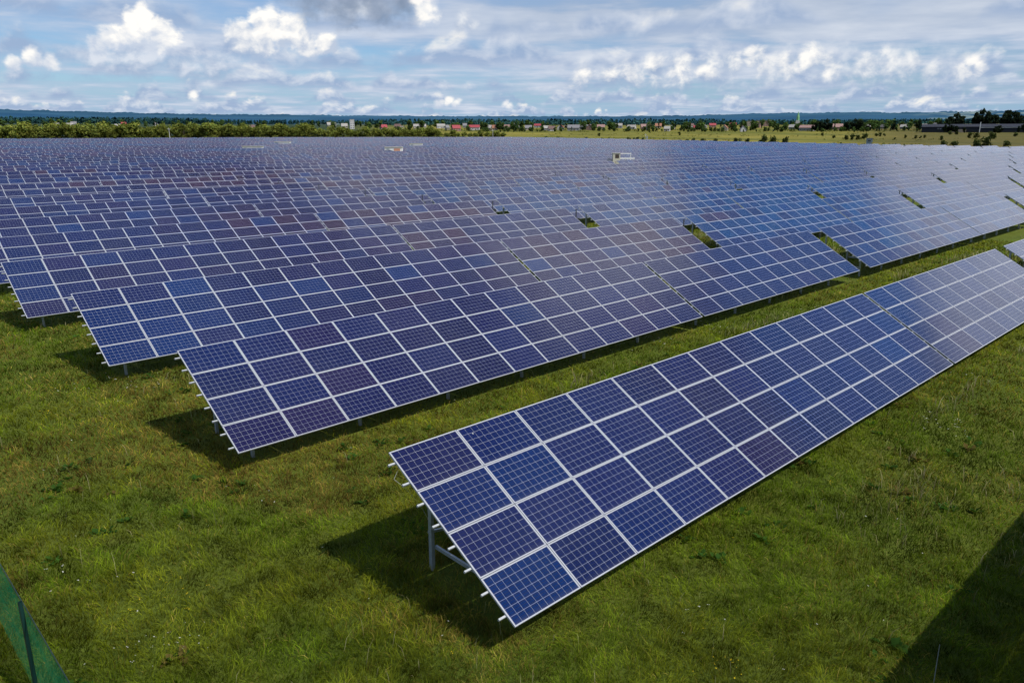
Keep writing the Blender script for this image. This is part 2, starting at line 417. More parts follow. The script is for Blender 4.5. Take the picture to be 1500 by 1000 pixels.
def blades(N, r0, r1, wmin, wk, hmin, hmax, seed, colf, az0=-42, az1=42, tuft=1.0, keep=None, lean=.8):
    g = np.random.default_rng(seed)
    r = np.exp(g.uniform(math.log(r0), math.log(r1), N)); a = YAW+np.radians(g.uniform(az0, az1, N))
    x = r*np.sin(a); y = r*np.cos(a)
    if keep is not None:
        k = keep(x, y, g); x, y, r = x[k], y[k], r[k]
    N = len(x)
    z = height(x, y)
    h = g.uniform(hmin, hmax, N)*(.6+.8*fbm(x*.8, y*.8, 3))*tuft*(1+np.clip(r-20, 0, 60)*.008)
    w = np.maximum(wmin, r*wk)*g.uniform(.7, 1.3, N)
    th = g.uniform(0, 2*math.pi, N)*.6+fbm(x*1.7+31, y*1.7, 2)*14; ln = g.uniform(.25, 1.0, N)*lean
    wa = g.uniform(0, 2*math.pi, N)
    wx, wy = np.cos(wa)*w*.5, np.sin(wa)*w*.5
    dx, dy = np.cos(th)*ln*h, np.sin(th)*ln*h
    B = np.stack([x, y, z-.01], -1)
    Wv = np.stack([wx, wy, np.zeros(N)], -1)
    mid = B+np.stack([dx*.35, dy*.35, h*.62], -1); tip = B+np.stack([dx, dy, h*g.uniform(.75, 1.0, N)], -1)
    V = np.stack([B-Wv, B+Wv, mid-Wv*.8, mid+Wv*.8, tip], 1)
    i = np.arange(N)[:, None]*5
    F = np.concatenate([i+np.array([[0, 1, 3]]), i+np.array([[0, 3, 2]]), i+np.array([[2, 3, 4]])], 1).reshape(-1, 3)
    C = colf(x, y, g, N)
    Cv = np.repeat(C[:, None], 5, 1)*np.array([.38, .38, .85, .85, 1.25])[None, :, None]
    return V.reshape(-1, 3), F, Cv.reshape(-1, 3)
def grass_color(x, y, g, N):
    a = fbm(x*.14+3, y*.14, 4); b = fbm(x*.55+40, y*.55+9, 3); c = g.random(N)
    green = np.array([.165, .245, .015]); dark = np.array([.100, .155, .015]); dry = np.array([.36, .28, .065]); yel = np.array([.29, .31, .020]); brown = np.array([.27, .19, .045])
    k = np.clip((a-.36)*3.4, 0, 1)[:, None]; C = dark*(1-k)+yel*k
    k = np.clip((b-.42)*3.5, 0, 1)[:, None]; C = C*(1-k)+green*k
    ang = np.degrees(np.arctan2(x, y)); wb = np.clip((fbm(x*.22+61, y*.22+15, 4)-.47)*6, 0, 1)*np.clip((52-ang)/22, .12, 1)
    C = np.where((c < wb*.72)[:, None], brown*(.6+.8*g.random(N))[:, None], C); c = g.random(N)
    d = np.clip((fbm(x*.33+90, y*.33+70, 3)-.5)*4, 0, 1)
    k = ((c < .05+.38*d))[:, None]; C = np.where(k, dry*(.55+.8*g.random(N))[:, None], C)
    lump = fbm(x*1.9+13, y*1.9+77, 3)
    return C*1.12*((.45+.75*g.random(N)**1.3)*(.35+1.35*np.clip((lump-.25)*2.0, 0, 1)))[:, None]
keepf = lambda x, y, g: (~under_table(x, y) | (g.random(len(x)) < .25)) & (np.hypot(x, y) > 3)
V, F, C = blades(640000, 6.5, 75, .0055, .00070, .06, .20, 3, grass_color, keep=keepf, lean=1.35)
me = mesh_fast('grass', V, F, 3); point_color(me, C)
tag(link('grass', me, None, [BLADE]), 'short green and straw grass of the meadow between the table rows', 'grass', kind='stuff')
# tall straw and seed heads in the lanes
def dry_color(x, y, g, N):
    return np.array([.50, .44, .25])*(.4+.9*g.random(N))[:, None]
def dry_keep(x, y, g):
    k = np.floor((y-7.93)/10.03); dy = y-(7.93+10.03*k)
    lane = (dy > 4.2) & (dy < 9.4)
    p = np.clip((fbm(x*.30+7, y*.5, 3)-.45)*5, 0, 1)*np.where(lane & (x > 16), np.clip((x-14)/25, .1, .75), .012)
    return (g.random(len(x)) < p) & (x > -5)
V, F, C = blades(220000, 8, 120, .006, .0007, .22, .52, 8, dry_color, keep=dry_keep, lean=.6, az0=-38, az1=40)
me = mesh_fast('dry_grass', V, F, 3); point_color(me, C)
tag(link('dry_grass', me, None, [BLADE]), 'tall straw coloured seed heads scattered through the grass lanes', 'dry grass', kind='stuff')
# broad leaved weeds
def weeds():
    g = np.random.default_rng(21); V = []; F = []; C = []; n = 0
    spots = []
    while len(spots) < 260:
        r = math.exp(g.uniform(math.log(8), math.log(45))); a = YAW+R(g.uniform(-34, 34)); x, y = r*math.sin(a), r*math.cos(a)
        if under_table(np.array([x]), np.array([y]))[0] or fbm(np.array([x*.2]), np.array([y*.2]), 3)[0] < .45: continue
        spots.append((x, y))
    for x, y in spots:
        z = H(x, y); base = np.array([.045, .105, .018])*g.uniform(.6, 1.3)
        if g.random() < .15: base = np.array([.13, .10, .03])
        for _ in range(g.integers(5, 14)):
            th = g.uniform(0, 6.28); L = g.uniform(.10, .24); W = L*g.uniform(.2, .38); e = g.uniform(.2, .9)
            d = np.array([math.cos(th)*math.cos(e), math.sin(th)*math.cos(e), math.sin(e)]); s = np.array([-math.sin(th), math.cos(th), 0])
            o = np.array([x+g.normal(0, .08), y+g.normal(0, .08), z+.02])
            P = [o, o+d*L*.55+s*W, o+d*L-np.array([0, 0, L*.15]), o+d*L*.55-s*W]
            V += P; F.append((n, n+1, n+2, n+3)); C += [base*.7, base, base*1.2, base]; n += 4
    me = mesh_fast('weeds', np.array(V), np.array(F), 4); point_color(me, np.array(C))
    tag(link('weeds', me, None, [BLADE]), 'broad leaved green weeds growing low among the grass', 'weeds', kind='stuff')
weeds()
def flowers():
    g = np.random.default_rng(33); V = []; F = []; C = []; n = 0
    heads = []
    cl = [(225, 955, 16, 0), (235, 965, 10, 0), (300, 940, 6, 0), (150, 860, 6, 0), (100, 858, 4, 0), (270, 875, 10, 1), (230, 895, 8, 1), (290, 905, 6, 1),
          (540, 535, 22, 0), (120, 468, 18, 0), (80, 465, 12, 0), (150, 470, 14, 0), (185, 560, 20, 0), (220, 570, 18, 0), (75, 575, 22, 1), (105, 582, 10, 0),
          (895, 510, 16, 0), (940, 505, 14, 0), (960, 500, 14, 0), (1035, 480, 18, 0), (1045, 490, 12, 0), (1215, 460, 20, 0), (1025, 895, 4, 0), (1055, 985, 14, 1), (1090, 990, 8, 1), (370, 750, 6, 0),
          (1385, 625, 22, 0), (1400, 640, 10, 0), (1290, 765, 3, 0), (660, 590, 6, 0), (1480, 470, 20, 0), (1440, 560, 10, 0), (180, 475, 9, 0), (1300, 430, 20, 0), (60, 620, 10, 1)]
    for px, py, k, yl in cl:
        p = ground_at(px, py); rad = .5+np.linalg.norm(p[:2])*.012
        for _ in range(max(2, int(k*.8))):
            heads.append((p[0]+g.normal(0, rad*.5), p[1]+g.normal(0, rad*.5), yl))
    for _ in range(110):
        r = math.exp(g.uniform(math.log(9), math.log(60))); a = YAW+R(g.uniform(-34, 34)); heads.append((r*math.sin(a), r*math.cos(a), int(g.random() < .2)))
    for x, y, yl in heads:
        d = math.hypot(x, y); s = (.007+d*.0003)*g.uniform(.5, 1.3); z = H(x, y)+g.uniform(.13, .30)
        c = np.array([.75, .55, .03]) if yl else np.array([.72, .70, .64])
        for q in range(2):
            o = np.array([x+g.normal(0, s*1.2), y+g.normal(0, s*1.2), z+g.normal(0, s*.5)])
            t = g.uniform(0, 6.28); a = np.array([math.cos(t), math.sin(t), g.normal(0, .25)])*s; b = np.array([-math.sin(t), math.cos(t), g.normal(0, .25)])*s
            V += [o-a, o-b, o+a, o+b]; F.append((n, n+1, n+2, n+3)); C += [c]*4; n += 4
        sw = .002+d*.0001
        V += [(x-sw, y, H(x, y)), (x+sw, y, H(x, y)), (x+sw, y, z), (x-sw, y, z)]; F.append((n, n+1, n+2, n+3)); C += [np.array([.06, .09, .02])]*4; n += 4
    me = mesh_fast('wildflowers', np.array(V), np.array(F), 4); point_color(me, np.array(C))
    tag(link('wildflowers', me, None, [BLADE]), 'small white and yellow wildflowers dotted through the meadow', 'wildflowers', kind='stuff')
flowers()

# ------------------------------------------------------------------ solar tables
PU, PV, MW, MH, NR_ = 1.665, 1.005, 1.65, .99, 4
HB = .70                                  # lower edge above the ground
NAVY = [(.0056, .0092, .056), (.0064, .0090, .051), (.0050, .0102, .061), (.0070, .0092, .054), (.0056, .0080, .048)]
PURPLE = [(.0108, .0088, .050), (.0098, .0086, .051), (.0122, .0096, .047)]
BLUE = [(.0046, .0140, .072), (.0042, .0155, .076), (.0050, .0130, .068)]
STEEL = [(.0026, .0220, .088), (.0022, .0265, .096), (.0034, .0185, .084)]
MAROON = [(.027, .0120, .036), (.023, .0112, .038), (.020, .0115, .042)]
def patch_tint(rg, bias, x, y, k):
    n = float(fbm(np.array([x*.055+31+k*.6]), np.array([y*.11+8]), 3)[0])
    sx = float(sstep(40, 58, x)*(1-sstep(98, 116, x)))
    if 1 <= k <= 6 and rg.random() < sx*(.92-.10*abs(k-3)):
        b = STEEL[rg.randrange(3)]; s = rg.uniform(.88, 1.12); return tuple(c*s for c in b), STEEL
    up = min(1.0, max(0.0, (n-.50)*7)); dn = min(1.0, max(0.0, (.47-n)*7))
    a, b, c = bias
    if k >= 2 and up > .3 and 18 < x < 95: a = max(a, .16)
    if k >= 2: b = b+.05
    if k >= 2 and rg.random() < .035: return (.0034, .0185, .090), STEEL
    return pick_tint(rg, (a*(.15+2.2*up), b*(.25+2.2*dn), min(.75, c*(.3+2.0*up))))
def pick_tint(rg, bias):
    t = rg.random()
    a, b, c = bias
    p = MAROON if t < a else BLUE if t < a+b else PURPLE if t < a+b+c else NAVY
    base = p[rg.randrange(len(p))]; s = rg.uniform(.90, 1.12)
    return tuple(x*s for x in base), p
def module_geom(V, F, UVS, MI, off=(0, 0), lip=.011, rec=.003, th=.036):
    ox, oy = off; b = len(V)
    x0, x1, y0, y1 = ox, ox+MW, oy, oy+MH
    for (a, c, d) in ((0, 0, 0),):
        pass
    V += [(x0, y0, 0), (x1, y0, 0), (x1, y1, 0), (x0, y1, 0)]
    V += [(x0+lip, y0+lip, 0), (x1-lip, y0+lip, 0), (x1-lip, y1-lip, 0), (x0+lip, y1-lip, 0)]
    V += [(x0+lip, y0+lip, -rec), (x1-lip, y0+lip, -rec), (x1-lip, y1-lip, -rec), (x0+lip, y1-lip, -rec)]
    V += [(x0, y0, -th), (x1, y0, -th), (x1, y1, -th), (x0, y1, -th)]
    for i in range(4):
        j = (i+1) % 4
        F.append((b+i, b+j, b+4+j, b+4+i)); MI.append(1); UVS.append(None)
        F.append((b+4+i, b+4+j, b+8+j, b+8+i)); MI.append(1); UVS.append(None)
        F.append((b+12+i, b+12+j, b+j, b+i)); MI.append(1); UVS.append(None)
    F.append((b+8, b+9, b+10, b+11)); MI.append(0); UVS.append(((0, 0), (1, 0), (1, 1), (0, 1)))
    F.append((b+12, b+15, b+14, b+13)); MI.append(1); UVS.append(None)
def finish_panel(name, V, F, UVS, MI, tints):
    me = mesh_np(name, V, F); me.polygons.foreach_set('material_index', MI)
    uv = me.uv_layers.new(name='cells'); k = 0
    data = np.zeros((len(me.loops), 2), np.float32)
    for f, u in zip(F, UVS):
        if u is not None: data[k:k+4] = u
        k += 4
    uv.data.foreach_set('uv', data.ravel())
    point_color(me, np.asarray(tints), 'tint')
    me.materials.append(GLASS); me.materials.append(ALU)
    return me
V, F, U_, MI = [], [], [], []; module_geom(V, F, U_, MI)
MODULE = finish_panel('solar_module', V, F, U_, MI, np.ones((len(V), 3)))
def table_surface(ncol, rg, bias):
    V, F, U_, MI, T = [], [], [], [], []
    for c in range(ncol):
        for r in range(NR_):
            module_geom(V, F, U_, MI, (c*PU, r*PV)); t, _ = pick_tint(rg, bias); T += [t]*16
    return V, F, U_, MI, T
BIASES = [(.0, .12, .10), (.0, .05, .30), (.0, .30, .08), (.01, .06, .45), (.0, .18, .2), (.0, .5, .0), (.015, .05, .5), (.0, .02, .05)]
SURF = {}
rgs = random.Random(77)
for nc in (13, 10):
    for i, b in enumerate(BIASES):
        SURF[nc, i] = finish_panel('solar_modules', *table_surface(nc, rgs, b))
TM = Matrix.Rotation(TILT, 4, 'X')
def slope_pt(u, v, d=0.0):                # point on the module plane, d below it, in the table's own frame
    return Vector((u, v*CT+d*ST, HB+v*ST-d*CT))
def frame_us(ncol):
    L = ncol*PU-.015; us = []; u = .8
    while u < L-.5: us.append(u); u += 3.47
    return us
def purlin_mesh(ncol):
    L = ncol*PU-.015
    return MB().box(-.15, L+.08, -.018, .018, -.080, -.038).mesh('purlin')
PURLIN = {n: purlin_mesh(n) for n in (13, 10)}
for me in PURLIN.values(): me.materials.append(PURL)
RAFTER = MB().bar(slope_pt(0, .22, .16), slope_pt(0, 3.85, .16), .07, .11).mesh('rafter')
def cpost(mb, x, y, z0, z1, w=.075, d=.095, t=.012):           # open C section
    mb.box(x-w/2, x-w/2+t, y-d/2, y+d/2, z0, z1); mb.box(x-w/2+t, x+w/2, y-d/2, y-d/2+t, z0, z1); mb.box(x-w/2+t, x+w/2, y+d/2-t, y+d/2, z0, z1)
    return mb
def top_at(y): return HB+(y/CT)*ST-.22/CT+.02
FPOST = cpost(MB(), 0, .95, -.4, top_at(.95)).mesh('front_post')
RPOST = cpost(MB(), 0, 3.25, -.4, top_at(3.25)).mesh('rear_post')
BRACE = MB().bar((.07, 3.2, .50), (.07, .98, .46), .05, .07).mesh('brace')
CROSS = MB().bar((.0, 3.34, .80), (3.42, 3.34, .18), .05, .05).mesh('cross_brace'); CROSS.materials.append(GALV)
for me in (RAFTER, FPOST, RPOST, BRACE): me.materials.append(GALV)
def merged_frame(ncol):
    mb = MB(); L = ncol*PU-.015
    for i in range(8):
        c = slope_pt(0, .25+.5*i, .069); mb.bar(c+Vector((-.17, 0, 0)), c+Vector((L+.1, 0, 0)), .06, .06)
    for u in frame_us(ncol):
        mb.bar(slope_pt(u, .22, .16), slope_pt(u, 3.85, .16), .07, .11)
        mb.box(u-.05, u+.05, .89, 1.01, -.5, top_at(.95)); mb.box(u-.05, u+.05, 3.19, 3.31, -.5, top_at(3.25))
    me = mb.mesh('support_frame'); me.materials.append(GALV); return me
MFRAME = {n: merged_frame(n) for n in (13, 10)}

tables = []
for k in range(len(ROW_Y)):
    x = ROW_X[k]; i = 0
    while x < 386:
        n = 13 if i % 2 == 0 else 10
        L = n*PU
        tables.append(dict(k=k, x=x, y=ROW_Y[k], n=n, L=L, i=i))
        gp = .165 if i % 2 == 0 else 1.52
        if k > 4 and i % 2 == 1: gp = rr.choice([1.2, 1.3, 1.5, 1.5, 1.5, 1.8])
        x += L+gp; i += 1
def vis(t):
    best = []
    for u in np.linspace(.2, t['L']-.2, 9):
        for v in (0, 2, 4):
            x, y = t['x']+u, t['y']+v*CT
            px, py, d = project((x, y, H(x, t['y'])+HB+v*ST))
            if d > 1: best.append(-4 < px < 1504 and py < 1004)
    return any(best)
seen = []
for t in tables:
    cx, cy = t['x']+t['L']/2, t['y']+1.7
    # the table's nearest end decides how large it shows
    xs = np.linspace(t['x'], t['x']+t['L'], 12); t['D'] = float(np.min(np.hypot(xs, cy)))
    if vis(t): seen.append(t)
seen.sort(key=lambda t: t['D'])
near, far = seen[:296], seen[296:]
cnt = {}
for t in sorted(seen, key=lambda t: (t['k'], t['x'])):
    cnt[t['k']] = cnt.get(t['k'], 0)+1; t['pos'] = cnt[t['k']]
TINT_RG = random.Random(404)
def table_pose(t):
    z0 = H(t['x'], t['y']+1.5); z1 = H(t['x']+t['L'], t['y']+1.5)
    if t['k'] == 0: z0 = z1 = .015
    if t['k'] == 1: z0, z1 = -.065+.0033*(t['x']-7.7), -.065+.0033*(t['x']+t['L']-7.7)
    if t['k'] == 2: z0 = z1 = .12
    sl = math.atan2(z1-z0, t['L'])
    jx = 0.0 if t['k'] < 3 else TINT_RG.uniform(-.006, .006)
    jz = 0.0 if t['k'] < 3 else TINT_RG.uniform(-.04, .04)
    return (t['x'], t['y'], z0+jz), (jx, -sl, 0)
def region_bias(t):
    """how the batches of modules are spread over the plant"""
    n = fbm(np.array([t['x']*.02+11]), np.array([t['y']*.035+3]), 3)[0]
    if 1 <= t['k'] <= 5 and 44 < t['x']+t['L']*.5 < 112 and t['i'] > (1 if t['k'] > 1 else 0): return (.0, .25, .10)
    if t['k'] == 0: return (.02, .30, .10) if t['i'] else (.0, .10, .12)
    if t['k'] == 1: return (.0, .03, .35)
    if t['i'] == 0 and t['k'] < 9: return (.0, .11, .40)
    if t['k'] in (2, 3): return (.03, .14, .35)
    if t['k'] in (3, 4, 5, 6) and t['i'] in (1, 2, 3): return (.13, .10, .45)
    if n < .42: return (.0, .38, .05)
    if n > .56: return (.05, .06, .45)
    return (.015, .15, .2)
def add_table(t, detail):
    loc, rot = table_pose(t)
    T = empty('solar_table', loc, rot)
    if detail:
        bias = region_bias(t); rg = random.Random(1000+t['k']*40+t['i'])
        for c in range(t['n']):
            for r in range(NR_):
                o = bpy.data.objects.new('solar_module', MODULE); COL.objects.link(o); o.parent = T
                p = slope_pt(c*PU, r*PV); o.location = p
                if t['k'] > 0: o.rotation_euler = (TILT+rg.uniform(-.003, .003), rg.uniform(-.002, .002), 0)
                else: o.rotation_euler = (TILT+rg.uniform(-.002, .002), rg.uniform(-.0015, .0015), 0)
                tint, fam = patch_tint(rg, bias, t['x']+c*PU, t['y']+r*PV, t['k']); o.color = (*tint, 1)
                if fam is MAROON: o['label'] = 'maroon tinted module'
                elif fam is STEEL: o['label'] = 'steel blue module'
    else:
        n = fbm(np.array([t['x']*.02+11]), np.array([t['y']*.035+3]), 3)[0]
        b = region_bias(t)
        best = min(range(len(BIASES)), key=lambda i: sum(abs(a-c) for a, c in zip(BIASES[i], b))+TINT_RG.uniform(0, .25))
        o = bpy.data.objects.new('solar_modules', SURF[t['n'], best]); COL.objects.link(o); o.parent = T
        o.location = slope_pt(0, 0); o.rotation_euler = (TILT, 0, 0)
        s = TINT_RG.uniform(.88, 1.15); hz = min(1.0, max(0.0, (t['D']-110)/220)); o.color = (s*(1+3.2*hz), s*(1+2.6*hz), s*(1+.55*hz), 1)  # tint paled with distance: aerial haze put into the table colour
    if detail == 2:
        for i in range(8):
            o = bpy.data.objects.new('purlin', PURLIN[t['n']]); COL.objects.link(o); o.parent = T
            o.location = slope_pt(0, .25+.502*i); o.rotation_euler = (TILT, 0, 0)
        for q, u in enumerate(frame_us(t['n'])):
            for nm, me in (('rafter', RAFTER), ('front_post', FPOST), ('rear_post', RPOST), ('brace', BRACE))+((('cross_brace', CROSS),) if q % 2 == 0 and u+3.5 < t['L'] else ()):
                o = bpy.data.objects.new(nm, me); COL.objects.link(o); o.parent = T; o.location = (u, 0, 0)
    else:
        o = bpy.data.objects.new('support_frame', MFRAME[t['n']]); COL.objects.link(o); o.parent = T
    return T
GROUP = 'solar tables of the plant in parallel rows'
MODULE_BUDGET, used = 3000, 0
for t in near:
    full = (t['k'] <= 2 and t['D'] < 62) or (t['i'] == 0 and t['k'] <= 5)
    mods = t['n']*NR_
    d = 0
    if used+mods <= MODULE_BUDGET: d = 2 if full else 1; used += mods
    T = add_table(t, d)
    row = 'front row' if t['k'] == 0 else f"{nth(t['k']+1)} row from the front"
    size = 'wide' if t['n'] == 13 else 'narrow'
    end = ''
    if t['i'] == 0: end = ''
    lab = f"{size} solar table, {nth(t['pos'])} from the left in the {row}{end}"
    tag(T, lab, 'solar table', GROUP)
    if t['k'] == 0 and t['i'] == 0:
        mb = MB(); p0, p1, p2, p3 = slope_pt(.15, 3.75, .12), slope_pt(-.16, 3.5, .14), slope_pt(.25, 3.05, .40), Vector((.76, 3.2, 1.0)); pts = [p0]+[p1*(1-q)**2+p2*(2*q*(1-q))+p3*q*q for q in (0, .04, .1, .2, .3, .4, .5, .6, .7, .8, .9, 1.0)]
        for a, b in zip(pts, pts[1:]): mb.tube(a, b, .003, .003, 5)
        mb.build('cable', PURL, T)
# the row just in front of the picture, whose shadow falls into it
for i, x in enumerate((7.7, 7.7+13*PU+.165)):
    t = dict(k=-1, D=10.0, x=x, y=-2.2, n=13 if i == 0 else 10, L=(13 if i == 0 else 10)*PU, i=i)
    TT = add_table(t, 0); tag(TT, f"{'wide' if i == 0 else 'narrow'} solar table standing before the front row, its shadow on the grass", 'solar table', GROUP)
# everything farther off, as one mass
def far_mass():
    Vs, Fs, Us, Ts, Ms = [], [], [], [], []; nv = 0
    g = np.random.default_rng(9)
    base = np.array([[0, 0], [MW, 0], [MW, MH], [0, MH]]); l = .016
    inn = np.array([[l, l], [MW-l, l], [MW-l, MH-l], [l, MH-l]])
    for t in far:
        loc, rot = table_pose(t); n = t['n']*NR_
        c = np.repeat(np.arange(t['n']), NR_)*PU; r = np.tile(np.arange(NR_), t['n'])*PV
        P = np.concatenate([base, inn])[None]+np.stack([c, r], -1)[:, None]
        u, v = P[..., 0], P[..., 1]
        dz = math.tan(-rot[1])
        X = loc[0]+u; Y = loc[1]+v*CT; Z = loc[2]+HB+v*ST+dz*u+v*rot[0]
        Vs.append(np.stack([X, Y, Z], -1).reshape(-1, 3))
        o = nv+np.arange(n)[:, None]*8
        f = np.concatenate([o+np.array([[i, (i+1) % 4, 4+(i+1) % 4, 4+i]]) for i in range(4)]+[o+np.array([[4, 5, 6, 7]])], 1).reshape(-1, 4)
        Fs.append(f); Ms.append(np.tile([1, 1, 1, 1, 0], n)); nv += n*8
        bias = (0.0,)+region_bias(t)[1:]; rg = random.Random(int(g.integers(1e6)))
        Ts.append(np.repeat(np.array([pick_tint(rg, bias)[0] for _ in range(n)])*np.array([4.2, 3.6, 1.55]), 8, 0))  # tints lifted and greyed, the distance haze is carried in the colour
    V = np.concatenate(Vs); F = np.concatenate(Fs)
    me = mesh_fast('far_solar_tables', V, F, 4)
    me.polygons.foreach_set('material_index', np.concatenate(Ms).astype(np.int32))
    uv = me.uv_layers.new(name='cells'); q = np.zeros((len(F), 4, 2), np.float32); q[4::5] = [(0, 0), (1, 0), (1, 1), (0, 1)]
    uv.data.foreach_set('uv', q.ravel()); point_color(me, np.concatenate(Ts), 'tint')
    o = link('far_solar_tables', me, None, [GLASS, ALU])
    tag(o, 'hazy mass of small solar tables filling the back of the plant', 'solar tables', kind='stuff')
if far: far_mass()

# ------------------------------------------------------------------ combiner posts in the wide gaps
def combiner_post(x, y, label):
    T = empty('combiner_post', (x, y, H(x, y)))
    MB().box(-.03, .03, -.03, .03, -.3, 2.55).build('post', STEELD, T)
    MB().box(-.20, .20, -.20, -.045, 1.3, 1.9).build('box', DARK, T)
    MB().box(-.14, .14, -.02, .02, 2.553, 2.58).build('crossbar', STEELD, T)
    tag(T, label, 'post', 'combiner posts in the gaps between tables')
bp = 0
for t in near:
    if t['i'] % 2 == 0 and t['i'] > 0 and t['k'] >= 1 and t['D'] < 190:
        x, y = t['x']-.75, t['y']+3.0
        px, py, d = project((x, y, H(x, y)+3))
        if 0 < px < 1500:
            combiner_post(x, y, f"thin dark post with a box, beside the {nth(t['pos'])} table of the {nth(t['k']+1)} row")

# ------------------------------------------------------------------ kiosks between the rows
WHITEP = weathered('white_paint', (.78, .77, .72), .5, 0, .08)
BEIGE = weathered('beige_paint', (.52, .49, .38), .6, 0, .12)
ORANGE = weathered('orange_paint', (.55, .27, .17), .5, 0, .1)
BROWN = weathered('brown_door', (.06, .04, .028), .6)
def transformer(px, D):
    x, y = polar(px, D); T = empty('transformer_station', (x, y, H(x, y)), (0, 0, -YAW))
    MB().box(-2.2, -.6, -1, 1, -.2, 3.8).build('cabinet', BEIGE, T)
    MB().box(-2.3, -.5, -1.1, 1.1, 3.803, 3.88).build('roof', BEIGE, T)
    d = MB().box(-1.7, -.85, -1.03, -1.003, 2.8, 3.6).build('door', BROWN, T); MB().box(-.99, -.93, -1.07, -1.033, 3.3, 3.45).build('handle', GALV, d)
    MB().box(-.597, 2.6, -.9, -.6, 2.62, 2.88).build('base_beam', WHITEP, T)
    MB().box(-.597, 2.0, .5, .8, 3.68, 3.84).build('top_rail', WHITEP, T)
    for px_ in (-.45, 1.9): MB().box(px_-.05, px_+.05, .52, .72, 0, 3.677).build('post', WHITEP, T)
    for px_ in (0.6, 2.4): MB().box(px_-.08, px_+.08, -.82, -.66, -.2, 2.617).build('post', WHITEP, T)
    tag(T, 'beige transformer station with a dark door and white rails, standing among the rows', 'transformer station')
transformer(913, 176)
def kiosk(px, D, w, h, orange, label):
    x, y = polar(px, D); T = empty('equipment_kiosk', (x, y, H(x, y)), (0, 0, -YAW))
    MB().box(-w/2, w/2, -1.1, 1.1, -.2, h).build('body', WHITEP, T)
    MB().box(-w/2-.15, w/2+.15, -1.25, 1.25, h+.003, h+.16).build('roof', BEIGE, T)
    if orange: MB().box(w/2-2.3, w/2-.5, -1.16, -1.103, h-1.35, h-.25).build('panel', ORANGE, T)
    MB().box(-w/2+.5, -w/2+1.4, -1.13, -1.103, h-1.5, h-.3).build('door', GALV, T)
    tag(T, label, 'kiosk')
kiosk(576, 236, 5.0, 3.4, True, 'white equipment kiosk with an orange panel, between the far rows')
kiosk(609, 300, 4.6, 3.1, False, 'small white kiosk behind the orange panelled one')
kiosk(369, 262, 6.0, 3.0, False, 'long low white kiosk near the tree belt, the farthest to the left')
kiosk(413, 330, 6.0, 2.95, False, 'pale kiosk close before the tree belt, next to the long low one')

# ------------------------------------------------------------------ mesh fence in the near corner
def build_fence():
    foot = ground_at(63, 1032)
    d = FW+RT*(36-750)/FPX+UP*(500-888)/FPX
    s = math.hypot(foot[0], foot[1])/math.hypot(d[0], d[1]); top = np.array([0, 0, CAM_Z])+d*s
    hgt = float(top[2]-foot[2])
    def at_h(px, py, z):
        d = FW+RT*(px-750)/FPX+UP*(500-py)/FPX; t = (z-CAM_Z)/d[2]; return np.array([d[0]*t, d[1]*t])
    a = at_h(0, 828, top[2]); b = at_h(100, 1000, top[2]); dr = b-a; dr /= np.linalg.norm(dr)
    ang = math.atan2(dr[1], dr[0]); hgt = max(1.2, min(2.4, hgt))
    T = empty('mesh_fence', (foot[0], foot[1], H(foot[0], foot[1])), (0, 0, ang))
    G1 = weathered('green_post_paint', (.008, .035, .032), .35, 0, .2)
    G2, nt, out = material('green_netting')
    nn = noise(objco(), 3.0, 4, .6); c = mixc(nn, (.012, .28, .115), (.03, .46, .19))
    d = nt.nodes.new('ShaderNodeBsdfDiffuse'); t_ = nt.nodes.new('ShaderNodeBsdfTranslucent'); mx = nt.nodes.new('ShaderNodeMixShader'); mx.inputs[0].default_value = .5
    nt.links.new(c.s, d.inputs[0]); nt.links.new(c.s, t_.inputs[0]); nt.links.new(d.outputs[0], mx.inputs[1]); nt.links.new(t_.outputs[0], mx.inputs[2]); nt.links.new(mx.outputs[0], out.inputs[0])
    L0, L1 = -6.0, 5.0; g = np.random.default_rng(2)
    # woven netting: real strands
    V = []; F = []; n = 0
    def strand(p, q, w):
        nonlocal n
        dd = np.array(q)-np.array(p); 
        off = np.array([0, 0, w/2]) if abs(dd[2]) < abs(dd[0]) else np.array([w/2, 0, 0])
        V.extend([np.array(p)-off, np.array(q)-off, np.array(q)+off, np.array(p)+off]); F.append((n, n+1, n+2, n+3)); n += 4
    z = .03
    while z < hgt-.02:
        yy = [.012*math.sin(i*.9+z*7) for i in range(12)]
        for i in range(11): strand((L0+i, yy[i], z), (L0+i+1, yy[i+1], z+g.normal(0, .002)), .009)
        z += .030
    x = L0
    while x < L1:
        strand((x, .003, .02), (x+g.normal(0, .004), .003, hgt-.02), .008); x += .024
    me = mesh_fast('netting', np.array(V), np.array(F), 4); link('netting', me, T, [G2])
    MB().tube((L0, .01, hgt-.02), (L1, .01, hgt-.02), .008, .008, 6).build('tension_wire', G1, T)
    for px_ in (0.0, -3.0, 3.0):
        mb = MB().tube((px_, -.045, -.4), (px_, -.045, hgt+.10), .032, .032, 14, cap=False)
        mb.tube((px_, -.045, hgt+.10), (px_, -.045, hgt-.1), .028, .028, 14, cap=False)
        mb.build('post', G1, T)
    tag(T, 'green mesh fence on round green posts at the near corner of the meadow', 'fence')
build_fence()
# a bare stake in the shadowed grass
p = ground_at(1367, 1005)
T = MB().tube((0, 0, -.2), (.05, .02, .75), .008, .005, 6).build('marker_stake', GALV); T.location = p
tag(T, 'thin pale marker stake standing in the shadowed grass', 'stake')

